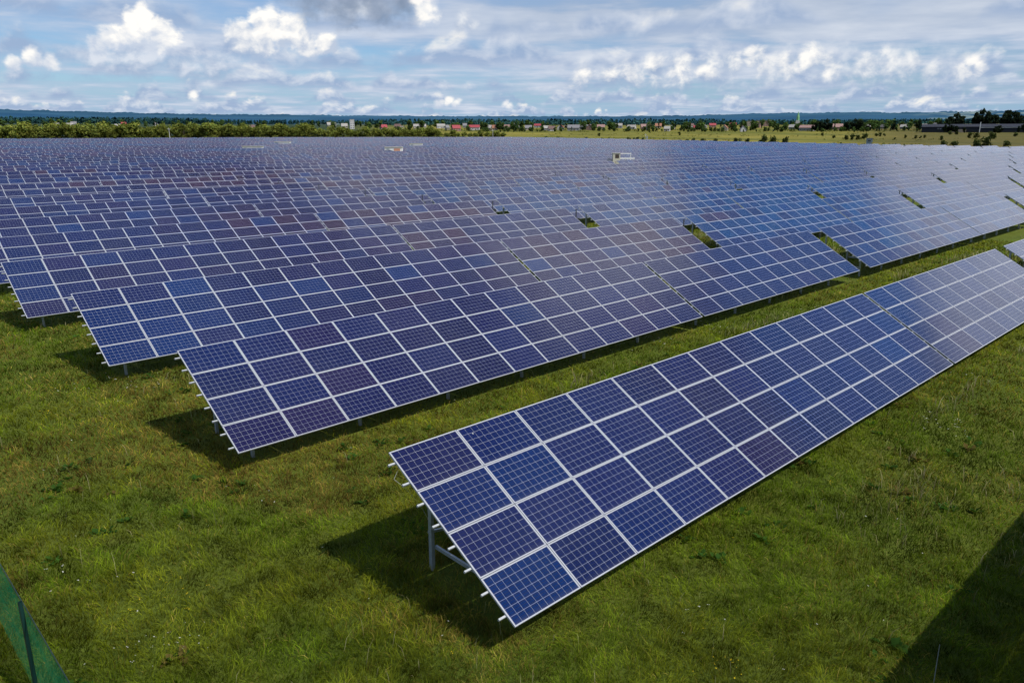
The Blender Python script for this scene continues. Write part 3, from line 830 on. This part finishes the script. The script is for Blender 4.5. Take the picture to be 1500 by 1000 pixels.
# ------------------------------------------------------------------ trees
def bark_mat(): return weathered('bark', (.055, .042, .03), .9, 0, .35, 8)
BARK = bark_mat()
CROWN = leaf_material('tree_foliage', .25)
def crown_mesh(seed, rx, rz, z0, nleaf, size, base, lobes=9, droop=0, conic=False, contrast=.55):
    g = np.random.default_rng(seed)
    ctr = []
    for i in range(lobes):
        t = g.random(); zz = z0+rz*2*(.12+.80*t); rr_ = rx*(1-.75*t if conic else math.sqrt(max(.08, 1-(2*t-1.0)**2*.85)))
        a = g.uniform(0, 6.28); q = rr_*g.uniform(.25, .68)
        ctr.append((math.cos(a)*q, math.sin(a)*q, zz, (rx*.34 if conic else rx*.5)*g.uniform(.65, 1.15), g.uniform(.65, 1.3)))
    li = g.integers(0, lobes, nleaf); cc = np.array(ctr)[li]
    d = g.normal(size=(nleaf, 3)); d /= np.linalg.norm(d, axis=1)[:, None]
    rad = cc[:, 3]*np.cbrt(g.uniform(.25, 1.0, nleaf))*g.uniform(.85, 1.12, nleaf)
    P = cc[:, :3]+d*rad[:, None]*np.array([1, 1, .85])
    P[:, 2] = np.maximum(P[:, 2], .15+g.random(nleaf)*.3)
    n1 = d+g.normal(0, .55, (nleaf, 3)); n1 /= np.linalg.norm(n1, axis=1)[:, None]
    t1 = np.cross(n1, g.normal(size=(nleaf, 3))); t1 /= np.linalg.norm(t1, axis=1)[:, None]; t2 = np.cross(n1, t1)
    s = size*g.uniform(.5, 1.4, nleaf)[:, None]
    V = np.stack([P-t1*s, P-t2*s*.7, P+t1*s, P+t2*s*.7], 1).reshape(-1, 3)
    F = np.arange(nleaf*4).reshape(-1, 4)
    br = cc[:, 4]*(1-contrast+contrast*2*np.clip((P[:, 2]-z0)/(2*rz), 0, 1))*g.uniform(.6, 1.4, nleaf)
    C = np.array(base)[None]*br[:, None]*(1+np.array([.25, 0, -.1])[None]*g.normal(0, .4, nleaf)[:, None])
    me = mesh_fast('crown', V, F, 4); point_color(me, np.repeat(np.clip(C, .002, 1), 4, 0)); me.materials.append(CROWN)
    return me
def trunk_mesh(seed, h, r, rx):
    g = random.Random(seed); mb = MB()
    top = (g.uniform(-.2, .2), g.uniform(-.2, .2), h*.62)
    mb.tube((0, 0, -.3), top, r, r*.55, 7)
    for i in range(5):
        a = g.uniform(0, 6.28); z = h*g.uniform(.28, .6); k = z/(h*.62)
        mb.tube((top[0]*k, top[1]*k, z), (math.cos(a)*rx*.55, math.sin(a)*rx*.55, z+h*g.uniform(.12, .28)), r*.45, r*.15, 5)
    me = mb.mesh('trunk'); me.materials.append(BARK); return me
class Kind:
    def __init__(s, name, n, seed, h, rx, z0, base, nleaf=520, size=.42, lobes=10, conic=False):
        s.name = name; s.h = h; s.var = []
        for i in range(n):
            k = 1+.12*math.sin(seed*3+i*2.1)
            s.var.append((trunk_mesh(seed+i, h, .16+.012*h, rx), crown_mesh(seed+i*7, rx*k, (h-z0)/2, z0, nleaf, size, tuple(c*(.8+.4*((i*37) % 10)/10) for c in base), lobes, 0, conic)))
    def put(s, px, D, hgt, label, cat, group=None, wide=1.0, rg=random):
        x, y = polar(px, D); sc = hgt/s.h
        T = empty(s.name, (x, y, H(x, y)-.1), (0, 0, rg.uniform(0, 6.28))); T.scale = (sc*wide, sc*wide, sc)
        tr, cr = s.var[rg.randrange(len(s.var))]
        for nm, me in (('trunk', tr), ('crown', cr)):
            o = bpy.data.objects.new(nm, me); COL.objects.link(o); o.parent = T
        tag(T, label, cat, group); return T
rgt = random.Random(12)
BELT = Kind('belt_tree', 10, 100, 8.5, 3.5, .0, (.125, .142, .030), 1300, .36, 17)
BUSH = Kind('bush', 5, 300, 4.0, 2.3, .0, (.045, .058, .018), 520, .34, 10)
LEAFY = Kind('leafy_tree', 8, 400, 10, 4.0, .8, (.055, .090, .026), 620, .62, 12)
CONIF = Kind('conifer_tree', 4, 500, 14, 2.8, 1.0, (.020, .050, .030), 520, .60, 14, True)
DARKT = Kind('cloud_shaded_tree', 5, 600, 14, 6.0, .8, (.015, .023, .013), 1100, .80, 15)  # crowns coloured dark to stand for the cloud shadow over them

i = 0; px = -14.0; nb = 0
belt = []
while px < 742:
    bx = bearing(px); Y0 = 413+rgt.uniform(-2, 7); D = Y0/math.cos(bx)
    h = rgt.choice([rgt.uniform(7.0, 8.6), rgt.uniform(8.2, 10.4)])*(1.0 if px < 460 else .88 if px < 640 else .74)
    belt.append((px, D, h)); px += rgt.uniform(5.0, 7.4)*(1.0 if px < 640 else 1.25)
for j, (px, D, h) in enumerate(belt):
    BELT.put(px, D, h, f"{'tall' if h > 8.3 else 'low' if h < 6.6 else 'middling'} bushy green tree, {nth(j+1)} from the left in the belt behind the panels", 'tree', 'trees in the belt behind the plant', rgt.uniform(.95, 1.3), rgt)
# bushes along the edge of the fields
EDGE = [(640, 6, 3.0), (765, 5, 2.6), (782, 5, 2.6), (800, 7, 3), (818, 8, 3), (842, 6, 2.6), (860, 8, 3.2), (882, 4, 2.8), (892, 4, 3.2), (905, 5, 2.2), (921, 8, 3.6), (932, 9, 3.8), (943, 6, 3.6), (962, 5, 1.8), (977, 8, 2.4),
        (1008, 8, 3.0), (1018, 9, 3.8), (1030, 9, 3.4), (1048, 10, 3.6), (1064, 8, 2.2), (1081, 11, 4.4), (1095, 9, 4.0), (1118, 13, 6.0), (1132, 12, 5.4), (1152, 12, 5.0), (1386, 12, 4.4), (1400, 11, 4.0), (1435, 12, 5.4), (1446, 12, 6.6), (1477, 10, 4.4), (1411, 5, 2.0)]
for j, (px, w, h) in enumerate(EDGE):
    b = bearing(px); D = min(396/math.sin(b), 560) + rgt.uniform(2, 12)
    ww = w/FPX*D/(4.6*h/4.0)
    BUSH.put(px, D, h, f"{'large' if h > 4.2 else 'small' if h < 2.7 else 'rounded'} dark bush, {nth(j+1)} from the left along the far edge of the panels", 'bush', 'bushes along the far edge of the panels', max(.6, min(1.8, ww)), rgt)
# scattered scrub on the field
SCR = [(1241, 640, 3.4), (1250, 640, 4.2), (1257, 645, 3.6), (1267, 650, 4.6), (1222, 700, 2.8), (1284, 760, 3), (1290, 765, 3.2), (1296, 770, 2.6), (1327, 720, 2.6), (1342, 700, 2.6), (1349, 705, 2.2), (1355, 720, 2.4), (1381, 640, 3.0), (1392, 820, 3.4), (1402, 830, 3), (1422, 720, 4), (1430, 725, 4.2), (1452, 690, 5.2), (1456, 700, 4.0), (1488, 760, 3.4), (1205, 780, 3), (1312, 660, 1.6), (878, 760, 3), (995, 800, 3.2)]
for j, (px, D, h) in enumerate(sorted(SCR)):
    BUSH.put(px, D, h, f"dark scrub bush, {nth(j+1)} from the left out on the open field", 'bush', 'scrub on the open field', 1.0, rgt)

def undergrowth():
    g = np.random.default_rng(66); V = []; F = []; C = []; n = 0
    def clump(x, y, h, w, col):
        nonlocal n
        z = H(x, y)
        for q in range(14):
            t = g.random(); r = w*(1-t*.55)*g.uniform(.2, 1.0); a = g.uniform(0, 6.28)
            o = np.array([x+math.cos(a)*r, y+math.sin(a)*r, z+h*t*g.uniform(.6, 1.0)]); s_ = g.uniform(.18, .45)*max(.8, h/2)
            nr = np.array([math.cos(a), math.sin(a), g.uniform(.2, 1.4)]); nr /= np.linalg.norm(nr); t1 = np.cross(nr, [0, 0, 1.0]); t1 /= np.linalg.norm(t1)+1e-9; t2 = np.cross(nr, t1)
            V.extend([o-t1*s_, o-t2*s_*.7, o+t1*s_, o+t2*s_*.7]); F.append((n, n+1, n+2, n+3)); n += 4; C.extend([col*(.5+.9*t)*g.uniform(.7, 1.3)]*4)
    OL = np.array([.085, .095, .022]); DK = np.array([.045, .060, .018]); ST = np.array([.19, .16, .05])
    for _ in range(900):                                   # along the far edge of the panels
        px = g.uniform(690, 1505); d = float(fbm(np.array([px*.03]), np.array([2.0]), 3)[0])
        if g.random() > (d-.30)*3: continue
        b = bearing(px); D = min(395/math.sin(b), 575)+g.uniform(0, 14); clump(D*math.sin(b), D*math.cos(b), g.uniform(.6, 2.6)*(.5+d), g.uniform(.8, 2.4), (OL, DK, ST)[g.integers(3)])
    for _ in range(900):                                   # between the gardens of the village
        px = g.uniform(545, 1400); D = g.uniform(940, 1120); x, y = polar(px, D)
        if fbm(np.array([px*.05]), np.array([D*.02]), 3)[0] < .44: continue
        clump(x, y, g.uniform(1.0, 3.6), g.uniform(1.5, 4.5), (OL*.9, DK, DK*.8)[g.integers(3)])
    for _ in range(520):                                   # rough patches out on the field
        px = g.uniform(760, 1510); D = g.uniform(560, 920); x, y = polar(px, D)
        if fbm(np.array([x*.02]), np.array([y*.012]), 3)[0] < .53: continue
        clump(x, y, g.uniform(.4, 1.5), g.uniform(1.0, 4.0), (OL, DK, ST*.8)[g.integers(3)])
    for _ in range(260):                                   # foot of the tree belt
        px = g.uniform(-14, 735); b = bearing(px); D = g.uniform(408, 414)/math.cos(b); clump(D*math.sin(b), D*math.cos(b), g.uniform(1, 3), g.uniform(1, 2.5), OL)
    me = mesh_fast('undergrowth', np.array(V), np.array(F), 4); point_color(me, np.array(C))
    tag(link('undergrowth', me, None, [CROWN]), 'rough low undergrowth along the field edges and between the gardens', 'undergrowth', kind='stuff')
undergrowth()

# ------------------------------------------------------------------ village
def mk(name, c, r=.75): return weathered(name, c, r, 0, .15, 2)
WALLS = {'white': mk('white_render', (.48, .47, .46)), 'cream': mk('cream_render', (.42, .37, .29)), 'grey': mk('grey_render', (.23, .235, .24)), 'brick': mk('brick_wall', (.27, .16, .12)), 'tan': mk('tan_render', (.33, .27, .20))}
ROOFS = {'red': mk('red_roof', (.32, .050, .060)), 'orange': mk('orange_roof', (.34, .15, .09)), 'grey': mk('grey_roof', (.20, .195, .20)), 'brown': mk('brown_roof', (.14, .085, .075)), 'pale': mk('pale_roof', (.33, .31, .28)), 'pink': mk('pink_roof', (.31, .19, .165)), 'dark': mk('dark_roof', (.05, .048, .05))}
PANE, nt, out = material('window_pane'); pbsdf(nt, out, mixc(noise(objco(), 2), (.02, .03, .04), (.06, .07, .08)), .12, 0, .6)
DOORM = mk('house_door', (.10, .055, .03))
rgv = random.Random(31)
def house(px, D, w, dp, wh, rh, wall, roof, label, rot=None, cat='house', windows=3, gable=False, group='houses of the village'):
    x, y = polar(px, D); b = bearing(px)
    a = -b+(rgv.uniform(-.35, .35) if rot is None else rot)+(math.pi/2 if gable else 0)
    T = empty('village_house', (x, y, H(x, y)-.1), (0, 0, a))
    if gable: w, dp = dp, w
    mb = MB(); hw, hd = w/2, dp/2; k = [(-hw, -hd, -1), (hw, -hd, -1), (hw, hd, -1), (-hw, hd, -1), (-hw, -hd, wh), (hw, -hd, wh), (hw, hd, wh), (-hw, hd, wh), (-hw, 0, wh+rh), (hw, 0, wh+rh)]
    mb.v = k; mb.f = [(0, 1, 5, 4), (2, 3, 7, 6), (1, 2, 6, 9, 5), (3, 0, 4, 8, 7)]; mb.m = [0]*4; mb.build('wall', WALLS[wall], T)
    rb = MB(); ov = .45; th = .22
    for sgn in (-1, 1):
        sl = rh/hd; y0 = sgn*(hd+ov); z0 = wh-ov*sl
        i0 = len(rb.v)
        rb.v += [(-hw-ov, y0, z0+.03), (hw+ov, y0, z0+.03), (hw+ov, 0, wh+rh+.03), (-hw-ov, 0, wh+rh+.03), (-hw-ov, y0, z0+.03+th), (hw+ov, y0, z0+.03+th), (hw+ov, 0, wh+rh+.03+th), (-hw-ov, 0, wh+rh+.03+th)]
        for f in ((0, 3, 2, 1), (4, 5, 6, 7), (0, 1, 5, 4), (1, 2, 6, 5), (3, 0, 4, 7)): rb.f.append(tuple(i0+q for q in f)); rb.m.append(0)
    r_ = rb.build('roof', ROOFS[roof], T)
    MB().box(hw*.35, hw*.35+.6, hd*.2, hd*.2+.6, wh+rh*.5, wh+rh+.7).build('chimney', WALLS['brick'], r_)
    if windows:
        for q in range(windows):
            xx = -hw+(q+.5)*w/windows
            for zz in ((1.0,) if wh < 4.5 else (1.0, 3.9)):
                if q == windows//2 and zz == 1.0:
                    MB().box(xx-.5, xx+.5, -hd-.06, -hd-.003, 0, 2.1).build('door', DOORM, T); continue
                fr = MB().box(xx-.7, xx+.7, -hd-.05, -hd-.003, zz, zz+1.4).build('window', WALLS['white'], T)
                MB().box(xx-.6, xx+.6, -hd-.08, -hd-.053, zz+.1, zz+1.3).build('pane', PANE, fr)
        if wh > 3.2:
            fr = MB().box(-hw-.05, -hw-.003, -.7, .7, wh-1.6, wh-.2).build('window', WALLS['white'], T); MB().box(-hw-.08, -hw-.053, -.6, .6, wh-1.5, wh-.3).build('pane', PANE, fr)
    tag(T, label, cat, group); return T
VILL = [(85, 1150, 7, 'white', 'grey', 0), (104, 1160, 8, 'white', 'pale', 0), (110, 1250, 9, 'cream', 'grey', 0), (174, 1120, 8, 'white', 'pale', 0), (183, 1130, 9, 'brick', 'red', 0), (230, 1150, 8, 'white', 'pale', 1), (370, 1100, 8, 'white', 'brown', 0),
        (486, 1120, 14, 'grey', 'pale', 0), (505, 1200, 12, 'cream', 'pale', 0), (562, 1080, 11, 'tan', 'red', 0), (583, 1090, 10, 'tan', 'brown', 0), (590, 1060, 7, 'cream', 'pale', 1), (615, 1060, 17, 'cream', 'pale', 0), (646, 1060, 12, 'white', 'pale', 0), (655, 1000, 6, 'cream', 'grey', 0), (668, 1010, 10, 'brick', 'red', 0), (681, 1060, 7, 'grey', 'grey', 0), (695, 1010, 17, 'white', 'red', 0),
        (715, 1020, 9, 'tan', 'pale', 0), (724, 1030, 11, 'cream', 'orange', 0), (742, 1040, 11, 'tan', 'pink', 0), (753, 1060, 9, 'grey', 'grey', 0), (761, 1000, 10, 'white', 'brown', 1), (774, 1000, 12, 'cream', 'grey', 0), (788, 1000, 13, 'white', 'red', 0), (800, 1000, 9, 'grey', 'pale', 0), (808, 1010, 11, 'white', 'brown', 0), (821, 1020, 12, 'white', 'red', 1), (830, 1010, 9, 'white', 'pale', 1), (840, 1040, 15, 'grey', 'grey', 0), (856, 1040, 15, 'grey', 'grey', 0), (864, 1000, 11, 'brick', 'brown', 1), (880, 1040, 14, 'tan', 'pink', 0),
        (905, 1000, 16, 'grey', 'pale', 0), (925, 1030, 13, 'white', 'pale', 0), (945, 1010, 15, 'brick', 'pink', 0), (964, 1000, 11, 'tan', 'orange', 0), (977, 1010, 9, 'white', 'pale', 0), (985, 1030, 7, 'white', 'pale', 1), (1011, 1010, 9, 'white', 'brown', 0), (1020, 1000, 10, 'brick', 'red', 0), (1031, 1010, 9, 'white', 'grey', 1), (1043, 1000, 11, 'brick', 'red', 0), (1061, 990, 9, 'cream', 'orange', 1), (1073, 1000, 11, 'brick', 'red', 0), (1088, 990, 7, 'white', 'grey', 1), (1107, 1000, 14, 'brick', 'brown', 0),
        (1163, 1000, 15, 'grey', 'pale', 0), (1182, 1000, 19, 'grey', 'pink', 0), (1222, 1060, 19, 'brick', 'pink', 0), (1268, 1080, 12, 'white', 'pale', 0), (1290, 1010, 14, 'grey', 'dark', 0), (1324, 1000, 12, 'grey', 'pale', 0), (1353, 1000, 6, 'white', 'pale', 0), (1368, 1010, 7, 'white', 'pale', 1)]
WN = {'white': 'white', 'cream': 'cream', 'grey': 'grey', 'brick': 'brick', 'tan': 'tan'}
for j, (px, D, w, wall, roof, gb) in enumerate(sorted(VILL)):
    D += rgv.choice([rgv.uniform(-25, 80), rgv.uniform(0, 330)])
    w *= rgv.uniform(.72, 1.0)
    wh = rgv.uniform(2.6, 4.0) if w < 14 else rgv.uniform(3.4, 4.6); rh = rgv.uniform(2.6, 3.8)
    house(px, D, w, max(7, w*.62), wh, rh, wall, roof, f"{WN[wall]} village house with a {roof} roof, {nth(j+1)} house from the left", None, 'house', 3 if w < 13 else 4, bool(gb))
# taller blocks
def block(px, D, w, dp, h, wall, label, floors, cols, name='apartment_block'):
    x, y = polar(px, D); T = empty(name, (x, y, H(x, y)-.1), (0, 0, -bearing(px)+.12))
    MB().box(-w/2, w/2, -dp/2, dp/2, -1, h).build('wall', WALLS[wall], T)
    MB().box(-w/2-.3, w/2+.3, -dp/2-.3, dp/2+.3, h+.003, h+.5).build('roof', ROOFS['grey'], T)
    for f in range(floors):
        for c in range(cols):
            xx = -w/2+(c+.5)*w/cols; zz = 1+f*3
            fr = MB().box(xx-.75, xx+.75, -dp/2-.05, -dp/2-.003, zz, zz+1.5).build('window', WALLS['white'], T)
            MB().box(xx-.62, xx+.62, -dp/2-.08, -dp/2-.053, zz+.12, zz+1.38).build('pane', PANE, fr)
    tag(T, label, 'building'); return T
block(516, 1150, 6, 8, 13, 'white', 'tall white block rising over the tree belt', 4, 2, 'tower_block')
block(1119, 1500, 30, 10, 9.5, 'brick', 'long pinkish apartment block behind the village trees', 3, 9)
block(1098, 1520, 12, 10, 9, 'tan', 'small tan block beside the long pinkish one', 3, 4)
# church
def church():
    x, y = polar(1167, 1400); T = empty('church', (x, y, H(x, y)), (0, 0, -bearing(1167)))
    MB().box(-3, 3, -3, 3, -1, 10).build('tower', WALLS['white'], T)
    GS = mk('green_spire', (.16, .36, .16), .5)
    MB().tube((0, 0, 10.003), (0, 0, 15.5), 2.6, 2.2, 8).tube((0, 0, 15.5), (0, 0, 24), 2.4, .15, 8).build('spire', GS, T)
    MB().box(-4.5, 4.5, 3.003, 18, -1, 7).build('nave', WALLS['cream'], T)
    mb = MB(); mb.v = [(-5, 3.01, 7.003), (5, 3.01, 7.003), (0, 3.01, 11), (-5, 18.5, 7.003), (5, 18.5, 7.003), (0, 18.5, 11)]; mb.f = [(0, 1, 2), (3, 5, 4), (0, 2, 5, 3), (1, 4, 5, 2)]; mb.m = [0]*4; mb.build('roof', GS, T)
    tag(T, 'church with a tall green spire above the village trees', 'church')
church()
# long hall on the right, cloud shadow put into its dark colours
def hall():
    D = 940; x, y = polar(1448, D); T = empty('factory_hall', (x, y, H(x, y)-.3), (0, 0, -bearing(1448)+.02))
    hm = mk('cloud_shaded_cladding', (.014, .018, .028), .9); hr = mk('cloud_shaded_sheet_roof', (.016, .019, .030), .95)
    mb = MB(); hw, hd, wh, rh = 60, 14, 5.6, 2.6
    mb.v = [(-hw, -hd, -1), (hw, -hd, -1), (hw, hd, -1), (-hw, hd, -1), (-hw, -hd, wh), (hw, -hd, wh), (hw, hd, wh), (-hw, hd, wh), (-hw, 0, wh+rh), (hw, 0, wh+rh)]
    mb.f = [(0, 1, 5, 4), (2, 3, 7, 6), (1, 2, 6, 9, 5), (3, 0, 4, 8, 7)]; mb.m = [0]*4; mb.build('wall', hm, T)
    rb = MB()
    for sg in (-1, 1):
        i0 = len(rb.v); rb.v += [(-hw-.6, sg*(hd+.6), wh-.12), (hw+.6, sg*(hd+.6), wh-.12), (hw+.6, 0, wh+rh+.05), (-hw-.6, 0, wh+rh+.05)]; rb.f.append((i0, i0+1, i0+2, i0+3)); rb.m.append(0)
    rb.build('roof', hr, T)
    MB().box(-8, hw, -hd-.5, -hd-.003, wh-1.0, wh-.55).build('gutter', WHITEP, T)
    for q in range(8):
        xx = -45+q*2.2; fr = MB().box(xx-.6, xx+.6, -hd-.06, -hd-.003, 3.2, 4.2).build('window', WALLS['white' if q < 5 else 'grey'], T); MB().box(xx-.45, xx+.45, -hd-.09, -hd-.063, 3.35, 4.05).build('pane', PANE, fr)
    MB().box(-8.6, -7.9, -hd-1.5, -hd-.9, -.5, wh+4.4).build('flue', WHITEP, T)
    MB().box(9, 9.8, -hd-1.5, -hd-.9, -.5, wh-.2).build('downpipe', WHITEP, T)
    MB().box(-34, -20, -hd-7, -hd-.6, -.5, 3.0).build('annex', WALLS['tan'], T)
    tag(T, 'long dark factory hall with white flue and pipes beyond the open field', 'factory hall')
hall()
# village trees
vt = []
for _ in range(225):
    px = rgt.uniform(540, 1385); D = rgt.choice([rgt.uniform(965, 1060), rgt.uniform(1040, 1180), rgt.uniform(1150, 1500)])
    vt.append((px, D, rgt.uniform(4.0, 7.0) if D < 1040 else rgt.uniform(7.0, 12)))
for _ in range(80): vt.append((rgt.uniform(700, 1385), rgt.uniform(930, 990), rgt.uniform(3.0, 5.5)))
for _ in range(60): vt.append((rgt.uniform(-5, 540), rgt.uniform(1180, 1600), rgt.uniform(7, 11)))
vt += [(558, 1040, 8), (600, 1040, 13), (870, 1010, 7), (1150, 1010, 8), (1138, 1020, 9), (955, 1010, 10), (957, 1015, 9), (1172, 1030, 8)]
for j, (px, D, h) in enumerate(sorted(vt)):
    kd = CONIF if rgt.random() < .16 else LEAFY
    nm = 'pointed dark conifer' if kd is CONIF else 'round leafy tree'
    kd.put(px, D, h*(1.2 if kd is CONIF else 1), f"{'tall' if h > 9 else 'low' if h < 7.5 else 'middling'} {nm}, {nth(j+1)} from the left among the village trees", 'tree', 'trees among the village houses', rgt.uniform(.9, 1.25), rgt)
DK = [(1383, 905, 8), (1390, 910, 10), (1399, 905, 7.5), (1412, 900, 5), (1458, 900, 6), (1463, 905, 7), (1492, 900, 6.5), (1499, 905, 8), (1192, 1000, 9), (1200, 1000, 12), (1209, 1005, 13), (1216, 1000, 9), (1240, 1000, 11), (1250, 1005, 13), (1258, 1000, 12), (1272, 1010, 8), (1308, 1050, 9), (1345, 1040, 11), (1375, 1030, 11), (1388, 1040, 15), (1398, 1050, 18), (1406, 1060, 15), (1428, 1080, 19), (1437, 1060, 22), (1446, 1070, 20), (1455, 1080, 16), (1468, 1060, 18), (1476, 1065, 21), (1484, 1060, 19), (1493, 1070, 15), (1502, 1070, 14)]
for j, (px, D, h) in enumerate(DK):
    DARKT.put(px, D, h, f"{'towering' if h > 17 else 'broad'} dark tree, {nth(j+1)} from the left among those round the factory hall", 'tree', 'dark trees round the factory hall', rgt.uniform(.85, 1.1), rgt)
# cabin on legs, poles
def cabin():
    b = bearing(1275); D = 399/math.sin(b); x, y = polar(1275, D); T = empty('watch_cabin', (x, y, H(x, y)), (0, 0, -b))
    SL = mk('slate_blue_paint', (.16, .22, .27), .5)
    MB().box(-1.4, 1.4, -1.2, 1.2, 2.2, 4.9).build('wall', SL, T); MB().box(-1.6, 1.6, -1.4, 1.4, 4.903, 5.1).build('roof', WALLS['grey'], T)
    fr = MB().box(-.8, .8, -1.25, -1.203, 3.4, 4.4).build('window', WALLS['white'], T); MB().box(-.65, .65, -1.29, -1.253, 3.5, 4.3).build('pane', PANE, fr)
    for sx in (-1.25, 1.25):
        for sy in (-1.05, 1.05): MB().box(sx-.08, sx+.08, sy-.08, sy+.08, -.3, 2.197).build('leg', GALV, T)
    tag(T, 'slate blue watch cabin on legs at the far edge of the panels', 'cabin')
cabin()
def pole(px, D, h, label, white=True, box=False):
    x, y = polar(px, D); T = empty('utility_pole', (x, y, H(x, y)), (0, 0, -bearing(px)))
    MB().tube((0, 0, -.4), (0, 0, h), .11, .07, 8).build('shaft', WHITEP if white else GALV, T)
    MB().box(-.9, .9, -.06, .06, h-.7, h-.55).build('crossarm', GALV, T)
    if box: MB().box(.5, 1.4, -.4, .4, h*.35, h*.75).build('box', GALV, T)
    tag(T, label, 'pole')
pole(946, 520, 5.6, 'white pole with a grey box at the edge of the yellow field', True, True)
pole(722, 540, 7.5, 'thin pale pole in front of the end of the tree belt')
pole(248, 424, 7.5, 'thin pale pole in front of the left part of the tree belt')
pole(660, 1000, 14, 'tall thin pole standing among the village roofs', False)
pole(947, 990, 15, 'tall thin pole over the village houses behind the yellow field', False)

# ------------------------------------------------------------------ far woods and hills
def haze_mat(name, a, b, sc):  # aerial haze mixed into the base colours as blue
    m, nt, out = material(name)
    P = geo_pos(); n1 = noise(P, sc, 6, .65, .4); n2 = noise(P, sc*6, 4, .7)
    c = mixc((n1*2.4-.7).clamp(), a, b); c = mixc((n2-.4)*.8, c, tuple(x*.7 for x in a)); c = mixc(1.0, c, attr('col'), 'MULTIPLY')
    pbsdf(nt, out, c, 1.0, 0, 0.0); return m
def far_wood():
    g = np.random.default_rng(55); V = []; F = []; n = 0; C = []
    # (bearing px range, distance, tree height, density)
    segs = [(-40, 310, 2300, 15, 900, 1.0), (290, 560, 2500, 12, 500, .9), (540, 1060, 2100, 14, 900, 1.15), (1040, 1540, 2000, 11, 900, 1.0), (560, 1400, 1750, 9, 900, 1.5)]
    for a, b, D0, hh, cnt_, br in segs:
        for _ in range(cnt_):
            px = g.uniform(a, b); D = D0+g.uniform(0, 260); x, y = polar(px, D); z = H(x, y); h = hh*g.uniform(.6, 1.1); w = h*g.uniform(.28, .5)
            tone = br*g.uniform(.6, 1.35)
            for q in range(9):
                t = g.random(); zz = z+h*(.15+.85*t); r = w*(1-t)**.6
                th = g.uniform(0, 6.28); o = np.array([x+math.cos(th)*r*.6, y+math.sin(th)*r*.6, zz]); s = w*g.uniform(.35, .7)
                nrm = np.array([math.cos(th), math.sin(th), g.uniform(.1, .9)]); nrm /= np.linalg.norm(nrm); t1 = np.cross(nrm, [0, 0, 1.0]); t1 /= np.linalg.norm(t1); t2 = np.cross(nrm, t1)
                V += [o-t1*s, o-t2*s, o+t1*s, o+t2*s]; F.append((n, n+1, n+2, n+3)); n += 4; C += [np.ones(3)*tone*(.6+.7*t)]*4
    me = mesh_fast('far_wood', np.array(V), np.array(F), 4); point_color(me, np.array(C))
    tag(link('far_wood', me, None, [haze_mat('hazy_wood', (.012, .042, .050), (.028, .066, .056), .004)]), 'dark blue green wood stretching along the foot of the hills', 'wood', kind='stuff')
far_wood()
def hills():
    prof_px = np.array([-200, 0, 60, 120, 220, 310, 420, 520, 750, 900, 1000, 1050, 1110, 1200, 1270, 1310, 1380, 1440, 1500, 1700])
    prof_y = np.array([168, 168.8, 169.2, 170.2, 171, 172, 171.6, 172.6, 173, 173.2, 172.8, 171.6, 170.3, 170.2, 169.8, 171, 170.4, 170, 169.6, 169])
    pxs = np.linspace(-260, 1760, 700)
    yy = np.interp(pxs, prof_px, prof_y)
    nr = 26; Vs = []; Cs = []
    for j in range(nr):
        t = j/(nr-1); D = 4200+5200*t
        crest = (196-yy)/FPX*9400*1.0+CAM_Z
        b = YAW+np.arctan((pxs-750)/1167.6)
        x = D*np.sin(b); y = D*np.cos(b)
        sh = t**1.25
        z = 52*(1-sh)+crest*sh
        if j == nr-1: z = z+RNG.uniform(-4, 6, len(pxs))+4*np.sin(pxs*.11)
        else: z = z+18*(fbm(pxs*.02+j*.3, np.full_like(pxs, j*.5), 3)-.5)*t
        Vs.append(np.stack([x, y, z], -1))
        tone = np.ones((len(pxs), 3))*(1.0+.5*(fbm(pxs*.012+5, np.full_like(pxs, t*7), 3)-.5))[:, None]
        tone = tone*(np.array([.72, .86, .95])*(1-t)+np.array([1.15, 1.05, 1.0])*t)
        tan = np.clip((fbm(pxs*.03+50, np.full_like(pxs, t*22), 3)-.5)*9, 0, 1)*np.clip((pxs-1330)/60, 0, 1)*(.35 < t)*(t < .97)
        tan2 = np.clip((fbm(pxs*.02+80, np.full_like(pxs, t*16), 3)-.56)*9, 0, 1)*(t < .25)*(pxs > 460)*(pxs < 620)
        tan = np.maximum(tan, tan2)
        tone = tone*(1-tan[:, None])+np.array([5.6, 2.7, 1.55])*tan[:, None]
        Cs.append(tone)
    V = np.concatenate(Vs); n = len(pxs)
    i = np.arange(n-1)
    F = np.concatenate([np.stack([j*n+i, j*n+i+1, (j+1)*n+i+1, (j+1)*n+i], -1) for j in range(nr-1)])
    me = mesh_fast('hills', V, F, 4); point_color(me, np.concatenate(Cs))
    me.polygons.foreach_set('use_smooth', [True]*len(me.polygons))
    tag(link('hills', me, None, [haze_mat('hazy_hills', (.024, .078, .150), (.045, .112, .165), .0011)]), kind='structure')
hills()
